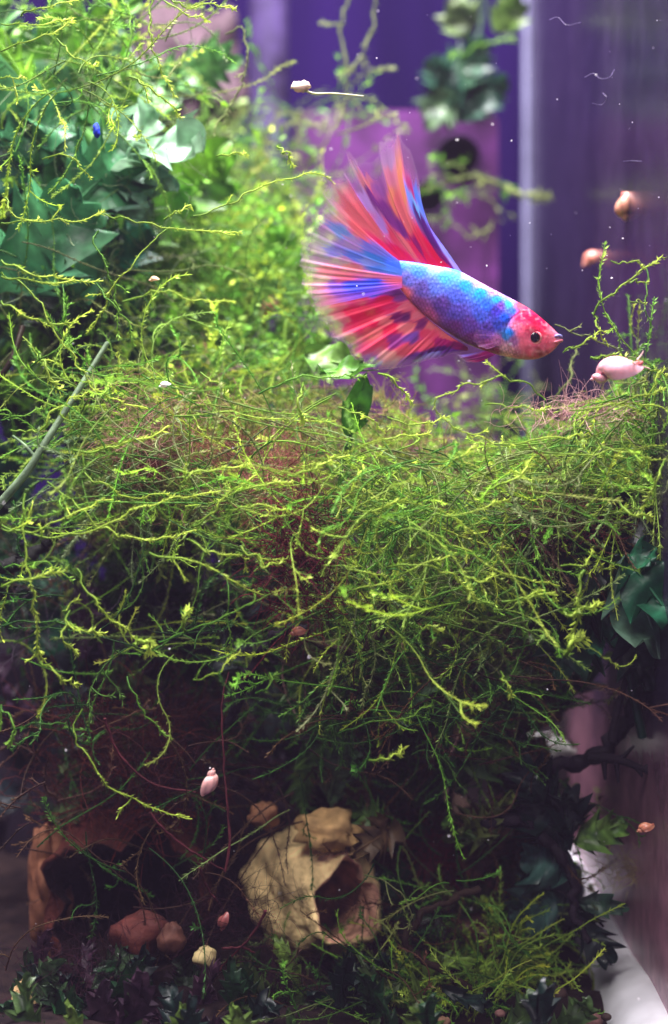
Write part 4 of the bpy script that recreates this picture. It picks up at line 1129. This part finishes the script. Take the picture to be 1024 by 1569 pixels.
def jar(name, label, mouth_c, axis, prof_out, prof_in, c_out, c_in, lump, seed, cat='jar', squash=(1, 1), part='shell', freq=150):
    """hollow lumpy vessel: outer and inner profile (z along axis, r), mouth at z=0"""
    R = rotmat(axis)
    pr = np.vstack([smooth_path(prof_out, 34), smooth_path(prof_in, 30)])
    a = np.linspace(0, 2 * np.pi, 72, endpoint=False)
    Zl = np.repeat(pr[:, 0], 72)
    Rl = np.repeat(pr[:, 1], 72)
    Al = np.tile(a, len(pr))
    v = np.column_stack([Rl * np.cos(Al) * squash[0], Rl * np.sin(Al) * squash[1], Zl])
    q = (noise3(v * freq + 50, seed) - 0.5) * lump + (noise3(v * freq * 2.7 + 80, seed + 1) - 0.5) * lump * 0.45
    v[:, 0] += q * np.cos(Al)
    v[:, 1] += q * np.sin(Al)
    v[:, 2] += (noise3(v * freq * 0.7 + 120, seed + 2) - 0.5) * lump * 0.8
    w = v @ R.T + np.asarray(mouth_c)
    t = thing(name, [w[:, 0].mean(), w[:, 1].mean(), w[:, 2].min()], label, cat)
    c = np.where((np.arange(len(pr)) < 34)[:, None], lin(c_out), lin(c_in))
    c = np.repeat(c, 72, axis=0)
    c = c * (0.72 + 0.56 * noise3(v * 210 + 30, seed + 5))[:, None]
    mb = MB(); mb.add(w, grid_faces(len(pr), 72, True), c); mb.build(part, M_CLAY, t)
    return t, R


jd = 0.345
s_ = jd / FP
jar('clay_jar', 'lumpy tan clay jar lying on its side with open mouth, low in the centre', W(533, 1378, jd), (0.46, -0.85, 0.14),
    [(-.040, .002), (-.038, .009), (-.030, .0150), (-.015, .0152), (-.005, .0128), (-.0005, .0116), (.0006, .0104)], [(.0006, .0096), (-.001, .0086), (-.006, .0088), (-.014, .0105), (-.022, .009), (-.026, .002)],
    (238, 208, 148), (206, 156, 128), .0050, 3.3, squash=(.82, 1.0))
jar('clay_jar', 'tan clay jar at the bottom edge, only its rim in view', W(545, 1580, .335), (0.25, -0.80, 0.5),
    [(-.026, .002), (-.025, .008), (-.018, .0115), (-.008, .0115), (-.002, .0098), (.0006, .009)], [(.0006, .0088), (-.001, .0078), (-.006, .0082), (-.014, .009), (-.02, .002)],
    (206, 166, 108), (150, 90, 90), .003, 8.3)
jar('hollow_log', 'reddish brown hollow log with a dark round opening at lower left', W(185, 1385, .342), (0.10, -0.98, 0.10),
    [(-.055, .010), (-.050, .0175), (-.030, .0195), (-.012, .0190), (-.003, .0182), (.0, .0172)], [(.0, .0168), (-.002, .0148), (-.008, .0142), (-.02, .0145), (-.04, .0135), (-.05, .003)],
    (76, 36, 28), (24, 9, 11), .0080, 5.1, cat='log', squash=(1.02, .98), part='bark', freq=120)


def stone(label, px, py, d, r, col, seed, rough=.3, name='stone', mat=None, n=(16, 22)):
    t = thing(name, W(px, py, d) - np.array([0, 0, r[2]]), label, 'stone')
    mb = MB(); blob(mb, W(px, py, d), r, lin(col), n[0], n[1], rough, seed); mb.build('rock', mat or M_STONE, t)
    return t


stone('rounded red brown stone inside the hollow log opening', 212, 1432, .330, (.0068, .006, .0046), (84, 36, 28), 2.1)
stone('small tan stone at the right end of the hollow log opening', 262, 1440, .324, (.003, .003, .0032), (84, 50, 38), 6.1)
stone('knobbly upright tan rock at the left of the hollow log', 74, 1350, .352, (.0050, .005, .0150), (120, 76, 52), 9.4, .42, n=(34, 34))
stone('pale cream stone below the hollow log', 314, 1468, .325, (.0026, .0024, .0024), (206, 186, 130), 31.0)
stone('pale yellow stone in the bottom left corner', 42, 1540, .322, (.0030, .003, .0052), (206, 172, 120), 37.0, .5)
stone('orange tan stone peeking out above the jar', 405, 1250, .348, (.0035, .003, .0030), (150, 104, 72), 41.0, .5)
stone('flat tan stone resting over the jar mouth', 505, 1272, .345, (.0075, .006, .0042), (196, 158, 104), 43.0, .5)
stone('small pinkish white pebble on the floor at lower right', 828, 1459, .40, (.0028, .0028, .0020), (236, 190, 196), 47.0)
stone('small grey white pebble left of the pinkish one', 715, 1464, .39, (.0017, .0017, .0014), (206, 206, 190), 53.0)
stone('large dark slate stone under the black fern frond', 815, 1365, .40, (.0140, .010, .0115), (66, 78, 84), 59.0, .22, n=(26, 36))
stone('smooth white stone half hidden behind twigs right of centre', 832, 1152, .40, (.0086, .006, .0052), (236, 236, 226), 61.0, .18)
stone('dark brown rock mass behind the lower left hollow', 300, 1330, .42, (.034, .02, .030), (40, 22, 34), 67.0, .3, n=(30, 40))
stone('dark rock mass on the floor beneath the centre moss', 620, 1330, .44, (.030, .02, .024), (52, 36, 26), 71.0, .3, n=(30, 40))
stone('huge dark purple brown filler mass added to darken the view behind the lower left hollow', 250, 1120, .47, (.075, .03, .052), (20, 11, 24), 83.0, .3, name='shade_filler', mat=M_WOOD, n=(40, 60))  # dark mass added to deepen the hollow and block light
stone('broad dark brown filler mass added to darken the view behind the lower centre', 640, 1150, .48, (.045, .03, .050), (24, 15, 18), 89.0, .3, name='shade_filler', mat=M_WOOD, n=(40, 60))  # second dark mass, added for shade behind the centre
stone('tiny blue pebble caught in the moss at upper left', 148, 200, .33, (.0008, .0008, .0015), (30, 60, 210), 73.0)

# ------------------------------------------------------------------ dark branches, twigs and roots
def branch(name, label, cat, pts, d, r, col, twigs=(), mat=None):
    p3 = np.array([W(x, y, dd) for (x, y), dd in zip(pts, np.linspace(d[0], d[1], len(pts)))])
    t = thing(name, p3[0], label, cat)
    n = len(pts) * 8
    p = smooth_path(p3, n)
    p += (np.column_stack([noise1(np.arange(n) * 0.5, s + pts[0][0]) for s in (1, 2, 3)]) - 0.5) * r[0] * 1.2
    mb = MB(); tube(mb, p, np.linspace(r[0], r[1], n) * (0.8 + 0.5 * noise1(np.arange(n) * 0.7, pts[0][1])), lin(col), 9); mb.build('branch', mat or M_WOOD, t)
    for (tp, rr) in twigs:
        q = smooth_path([W(x, y, d[0] - .001) for x, y in tp], 14)
        mb = MB(); tube(mb, q, np.linspace(rr, rr * .45, 14), lin(col), 7); mb.build('twig', mat or M_WOOD, t)
    return t


BK = (26, 18, 28)
branch('driftwood_branch', 'black driftwood branch with spiky side twigs low at right', 'branch', [(1035, 1010), (1000, 1035), (968, 1090), (935, 1140), (890, 1165), (830, 1180), (770, 1185)], (.335, .345), (.0019, .0016), BK,
       [([(938, 1135), (945, 1095), (960, 1040), (968, 1000)], .0011), ([(900, 1160), (950, 1165), (1000, 1185)], .0014), ([(950, 1165), (965, 1150), (972, 1143)], .0007), ([(975, 1175), (985, 1190)], .0008), ([(925, 1165), (928, 1195)], .0008), ([(945, 1170), (948, 1200)], .0007), ([(985, 1180), (1000, 1168)], .0007), ([(990, 1040), (1002, 1010), (1005, 980)], .0012)])
branch('driftwood_branch', 'dark twig running down towards the black fern frond', 'branch', [(740, 1255), (790, 1262), (840, 1290), (875, 1340), (882, 1400), (900, 1445)], (.34, .336), (.0016, .0008), BK, [([(878, 1385), (905, 1400), (925, 1420)], .0006)])
branch('driftwood_branch', 'long dark twig crossing above the bottom moss tuft', 'branch', [(735, 1360), (690, 1380), (650, 1400), (625, 1430), (630, 1455), (680, 1490), (750, 1530)], (.335, .33), (.0008, .0007), (44, 30, 22), [([(690, 1490), (720, 1478), (730, 1470)], .0005)])
branch('driftwood_branch', 'dark slanting twig in the hollow below the small brown snail', 'branch', [(470, 965), (420, 975), (395, 1010), (370, 1060), (350, 1110)], (.325, .335), (.0013, .0010), (22, 14, 24))
branch('driftwood_branch', 'black branch behind moss at the left edge', 'branch', [(-15, 870), (30, 865), (70, 835), (110, 800)], (.335, .34), (.0018, .0008), (14, 16, 12))
branch('driftwood_branch', 'brown slanting twig in the tangle left of centre right moss', 'branch', [(588, 880), (590, 930), (570, 985), (540, 1000), (450, 975)], (.32, .33), (.0012, .0007), (54, 40, 26))
RR = (84, 34, 40)
for i, (pts, lab) in enumerate((([(408, 1395), (385, 1435), (350, 1470), (335, 1488)], 'thin red root running down left of the jar'),
                                ([(230, 1245), (260, 1280), (310, 1315), (345, 1335)], 'thin purple root above the hollow log'),
                                ([(345, 1335), (352, 1280), (345, 1200), (340, 1080), (350, 1030)], 'long upright purple root behind the pale pink snail'),
                                ([(305, 1330), (315, 1355), (333, 1382)], 'short pale pink root right of the hollow log'),
                                ([(340, 1455), (370, 1452), (390, 1460)], 'short red root beside the cream stone'),
                                ([(160, 1100), (180, 1150), (230, 1200), (300, 1215)], 'dark red root arching through the lower left hollow'),
                                ([(940, 1585), (980, 1555), (1030, 1520)], 'hair thin dark root in the bottom right corner'))):
    branch('thin_root', lab, 'root', pts, (.322, .326), (.00030, .00018), RR if i < 6 else (50, 40, 40))


# ------------------------------------------------------------------ fuzzy root tufts
def tuft(label, px, py, d, n, L, col0, col1, spread=(1, 1), name='root_tuft', dirn=(0, 0, 0.3), wid=.00009):
    t = thing(name, W(px, py, d), label, 'root tuft')
    mb = MB()
    for k in range(n):
        s = W(px, py, d) + rng.normal(0, 1, 3) * np.array([spread[0], 0.6 * spread[0], spread[1]]) * L * 0.28
        dr = rng.normal(0, 1, 3) + np.array(dirn)
        p = wander(s, dr, L * rng.uniform(0.5, 1.2), 7, 0.7)
        q = rng.random()
        tube(mb, p, np.linspace(wid, wid * 0.4, 7), lin(col0) * (1 - q) + lin(col1) * q, 3, False)
    tag(mb.build('hair', M_HAIR, t), kind='stuff')
    return t


tuft('dark maroon fuzzy root tuft in the centre of the moss mat', 462, 855, 0.307, 540, .011, (60, 14, 26), (120, 40, 48), (1.4, 2.4), wid=.00012)
tuft('pinkish beige hairy root tuft at left of the moss mat', 228, 655, 0.324, 252, .011, (150, 110, 96), (206, 160, 140), (2.0, 1.4), wid=.00007)
tuft('dark red root tuft below the beige tuft on the left', 215, 712, 0.337, 240, .010, (74, 26, 30), (120, 50, 46), (1.2, .7))
tuft('brownish red root tuft in the mat left of centre', 330, 698, 0.326, 252, .011, (90, 40, 40), (150, 84, 70), (2.2, 1.0), wid=.00007)
tuft('dusty pink root tuft left of the dark maroon one', 425, 730, 0.330, 210, .011, (150, 84, 84), (200, 130, 120), (.8, 1.1))
tuft('pale pink feathery root tuft on top of the right mound', 870, 632, 0.324, 228, .009, (200, 150, 150), (240, 196, 196), (2.6, .6), wid=.00006)
tuft('dull red root tuft in the underside of the right mound', 862, 805, 0.324, 252, .011, (96, 40, 44), (150, 80, 74), (2.2, 1.0), wid=.00008)
tuft('wine red root mass in the shade at lower centre', 690, 1310, .36, 420, .014, (70, 14, 32), (120, 30, 46), (1.6, .7))
tuft('dark red root mass around the top of the hollow log', 215, 1240, .350, 190, .016, (70, 20, 24), (130, 50, 36), (2.0, 1.0), wid=.00016)
tuft('brown red root mass hanging below the left moss', 200, 1150, .35, 500, .020, (60, 22, 24), (100, 44, 34), (2.0, 1.2), wid=.00014)
for (px_, py_, d_, n_, L_, lab_) in ((335, 1405, .33, 260, .014, 'dark plum root mass between the hollow log and the jar'), (420, 1520, .325, 200, .010, 'dark plum root mass on the floor below the jar'), (120, 1490, .322, 260, .013, 'blackish root mass on the floor in front of the hollow log'), (640, 1420, .335, 160, .012, 'dark root mass right of the jar mouth'), (260, 1190, .34, 300, .018, 'black root curtain in the hollow left of the pale pink oval snail'), (600, 1150, .36, 260, .015, 'blackish root curtain hanging above the jar')):
    tuft(lab_, px_, py_, d_, n_, L_, (26, 12, 26), (64, 26, 40), (1.8, 1.0), wid=.00007)
tuft('grey brown feathery wisp on the floor at the right edge', 975, 1335, .35, 110, .010, (150, 120, 90), (190, 170, 120), (1.4, .5))


# soft algae fuzz caught between the strands: what nobody could count
mb = MB()
for (x0_, x1_, y0_, y1_, d0_, d1_, n_, cols_) in (
        (170, 780, 610, 800, .335, .365, 2300, [(150, 150, 70), (170, 170, 90), (150, 110, 96), (120, 130, 60)]),
        (760, 1000, 640, 810, .33, .355, 900, [(140, 150, 70), (160, 150, 90), (150, 110, 90), (104, 130, 50)]),
        (480, 820, 800, 1050, .335, .37, 1500, [(110, 120, 60), (130, 130, 90), (96, 80, 70), (90, 116, 50)]),
        (20, 480, 780, 1010, .34, .375, 700, [(70, 74, 60), (84, 74, 84), (60, 80, 50)]),
        (0, 300, 60, 560, .345, .38, 500, [(110, 140, 70), (130, 150, 110)])):
    for k in range(n_):
        xx_, yy_ = rng.uniform(x0_, x1_), rng.uniform(y0_, y1_)
        if 630 < xx_ < 850 and 560 < yy_ < 690:
            continue
        p = wander(W(xx_, yy_, rng.uniform(d0_, d1_)), rng.normal(0, 1, 3), rng.uniform(.005, .014), 6, 0.9)
        p[:, 0] = np.minimum(p[:, 0], (158 + 73.3 * (p[:, 1] - 0.3)) / FP - 0.001)
        tube(mb, p, 0.00009, lin(random.choice(cols_)) * rng.uniform(.7, 1.2), 3, False)
tag(mb.build('algae_fuzz', M_HAIR), 'soft olive and mauve algae fuzz caught between the moss strands', 'algae', kind='stuff')


# ------------------------------------------------------------------ snails
def snail(label, px, py, d, size, ang, c_shell, c_body, foot=True, whorls=3.2, yaw=0.0, tent=True, fat=1.0, phase=130, grow=1.02):
    """high-spired coiled shell lofted along a spiral; ang = direction from apex to opening in the picture plane (radians)"""
    t = thing('snail', W(px, py, d), label, 'snail')
    nt_, ns = 90, 20
    tau = np.linspace(0, whorls, nt_)
    g = np.exp(grow * (tau - whorls))
    a = 2 * np.pi * (tau - whorls) + math.radians(phase)
    cx = np.column_stack([0.30 * g * np.cos(a), 0.30 * g * np.sin(a), 1.12 * g])     # axis = z, apex at 0
    er_ = np.column_stack([np.cos(a), np.sin(a), np.zeros(nt_)])
    ez = np.array([0, 0, 1.0])
    b = np.linspace(0, 2 * np.pi, ns, endpoint=False)
    r1, r2 = 0.36 * g * fat, 0.60 * g
    V = cx[:, None] + (r1[:, None] * np.cos(b)[None])[..., None] * er_[:, None] + (r2[:, None] * np.sin(b)[None])[..., None] * ez
    V = V.reshape(-1, 3)
    V[:, 2] -= 0.85
    Ln = V[:, 2].max() - V[:, 2].min()
    V /= Ln
    d2 = np.array([math.cos(ang), math.sin(yaw) * -1, math.sin(ang)])
    R = rotmat(d2, (0.1, -1, 0.2))
    base = W(px, py, d)
    c = lin(c_shell) * (0.82 + 0.36 * noise2(np.repeat(tau, ns) * 14, np.tile(b, nt_), px))[:, None]
    c = c * (0.9 + 0.2 * np.sin(np.repeat(tau, ns) * 120))[:, None]
    w = (V * size) @ R.T + base
    mb = MB(); mb.add(w, grid_faces(nt_, ns, True), c)
    ring = w[-ns:]
    q = np.arange(ns)
    mb.add(np.vstack([ring, ring.mean(0)]), np.stack([q, (q + 1) % ns, np.full(ns, ns)], -1), lin(c_body))
    mb.add(np.vstack([w[:ns], w[:ns].mean(0)]), np.stack([q, (q + 1) % ns, np.full(ns, ns)], -1), lin(c_shell))
    mb.build('shell', M_SHELL, t)
    if foot:
        n1, n2 = 22, 16
        uu = np.linspace(0, 1, n1)
        rad = 0.165 * np.sin(np.pi * np.clip(uu * 0.97 + 0.015, 0, 1)) ** 0.55 * (1.05 - 0.2 * uu)
        bb_ = np.linspace(0, 2 * np.pi, n2, endpoint=False)
        fv = np.stack([(rad[:, None] * 1.0 * np.cos(bb_)) + 0.17, (rad[:, None] * 0.72 * np.sin(bb_)) - 0.13 + 0.10 * uu[:, None], np.repeat(-0.12 + 0.64 * uu[:, None], n2, 1)], -1).reshape(-1, 3)
        # local frame: x sideways, y towards picture 'below', z along the shell axis
        wv = (fv * size) @ FR(ang).T + base
        mb = MB(); mb.add(wv, grid_faces(n1, n2, True), lin(c_body) * (0.85 + 0.3 * noise3(fv * 9 + 4, 2))[:, None]); ft = mb.build('foot', M_FLESH, t)
        if tent:
            for sgn in (-1, 1):
                p = np.array([[0.16, -0.02 + sgn * 0.06, 0.44], [0.17, -0.02 + sgn * 0.12, 0.53], [0.18, -0.02 + sgn * 0.18, 0.60]])
                wv = smooth_path((p * size) @ FR(ang).T + base, 8)
                mb = MB(); tube(mb, wv, np.linspace(.022, .008, 8) * size, lin((250, 214, 206)), 6); mb.build('tentacle', M_FLESH, ft)
    return t


def FR(ang):
    z = np.array([math.cos(ang), 0, math.sin(ang)])
    y = np.array([-math.sin(ang), 0, math.cos(ang)])
    x = np.array([0, -1.0, 0])
    return np.stack([x, y, z], 1)


PINK, SALM = (250, 184, 196), (246, 140, 140)
snail('plump pale pink snail with foot out, right of the fish mouth', 942, 568, .305, .0112, math.radians(20), PINK, SALM, fat=1.2, grow=1.3)
snail('tan orange snail on the right pane, upper of the two there', 955, 318, .362, .0072, math.radians(100), (236, 166, 140), (220, 120, 110), tent=False, fat=1.25)
snail('orange pink snail on the right pane, lower of the two there', 906, 396, .415, .0068, math.radians(40), (236, 150, 130), (214, 120, 110), tent=False, fat=1.25)
snail('small pale pink oval snail in the dark hollow', 322, 1198, .308, .0064, math.radians(-105), (236, 180, 172), (200, 130, 124), foot=False)
snail('small brown snail on the twig below the moss mat', 457, 968, .312, .0042, math.radians(15), (206, 130, 104), (170, 96, 80), tent=False)
snail('tiny white snail on the moss at left', 252, 590, .312, .0030, math.radians(20), (250, 238, 226), (226, 200, 190), foot=False)
snail('tiny peach snail in the blurred moss bank', 236, 428, .325, .0026, math.radians(10), (240, 190, 150), (220, 150, 120), foot=False)
snail('small orange brown snail on the right pane near the bottom', 988, 1268, .318, .0042, math.radians(30), (216, 140, 110), (190, 110, 90), tent=False)
snail('dim reddish snail right of the hollow log', 342, 1412, .325, .0048, math.radians(80), (170, 96, 90), (120, 60, 60), foot=False)
snail('faint pink snail resting in the moss left of the tail', 415, 470, .40, .0085, math.radians(60), (226, 150, 140), (200, 120, 110), foot=False)

# ------------------------------------------------------------------ floating bits
fl = thing('floating_flake', W(460, 132, .32), 'cream flake with a thin pale stalk drifting near the top', 'flake')
mb = MB(); blob(mb, W(461, 132, .32), (.0021, .0008, .0012), lin((240, 214, 190)), 12, 16, .5, 5.5, 1.6); mb.build('flake', M_SPECK, fl)
mb = MB(); tube(mb, smooth_path([W(462, 134, .32), W(480, 143, .32), W(510, 143, .321), W(557, 147, .322)], 16), np.linspace(.00032, .00016, 16), lin((206, 206, 150)), 6); mb.build('stalk', M_SPECK, fl)
for i, (pts, d_, lab) in enumerate((([(842, 30), (855, 26), (868, 38), (882, 36), (890, 34)], .30, 'pale curled fibre near the top right corner'),
                                   ([(896, 118), (910, 112), (920, 120), (934, 118), (942, 106)], .30, 'pale wavy fibre below the top right corner'),
                                   ([(908, 158), (922, 160), (930, 150), (924, 142)], .30, 'pale hook shaped fibre right of the corner seam'),
                                   ([(955, 247), (970, 246), (984, 247)], .30, 'short straight pale fibre above the upper pane snail'))):
    t = thing('drifting_fibre', W(*pts[0], d_), lab, 'fibre')
    mb = MB(); tube(mb, smooth_path([W(x, y, d_ + .003 * math.sin(k * 2)) for k, (x, y) in enumerate(pts)], 22), .00006, lin((120, 110, 144)), 5); mb.build('fibre', M_SPECK, t)
mb = MB()
for k in range(160):
    px, py = rng.uniform(0, 1024), rng.uniform(0, 1569)
    if rng.random() < 0.45:
        px, py = rng.uniform(420, 1024), rng.uniform(0, 620)
    d_ = rng.uniform(.275, .33)
    r = 0.00005 + 0.00018 * rng.random() ** 4
    blob(mb, W(px, py, d_), (r * rng.uniform(.7, 1.7), r, r), lin((246, 242, 246)), 5, 6, .3, k)
tag(mb.build('suspended_specks', M_SPECK), 'tiny white specks suspended in the water', 'specks', kind='stuff')


# ------------------------------------------------------------------ cloudy water
mb = MB(); box(mb, (-0.9, -0.95, -1.02), (0.9, 0.75, CAMZ + 1.2), (1, 1, 1))
hz, nt, out = new_mat('haze')
pv = N(nt, 'ShaderNodeVolumePrincipled')
pv.inputs['Color'].default_value = (0.78, 0.62, 0.98, 1)
pv.inputs['Density'].default_value = 0.028
nt.links.new(pv.outputs[0], out.inputs['Volume'])
tag(mb.build('haze', hz, None, False), 'faint lavender haze filling the water', 'haze', kind='stuff')
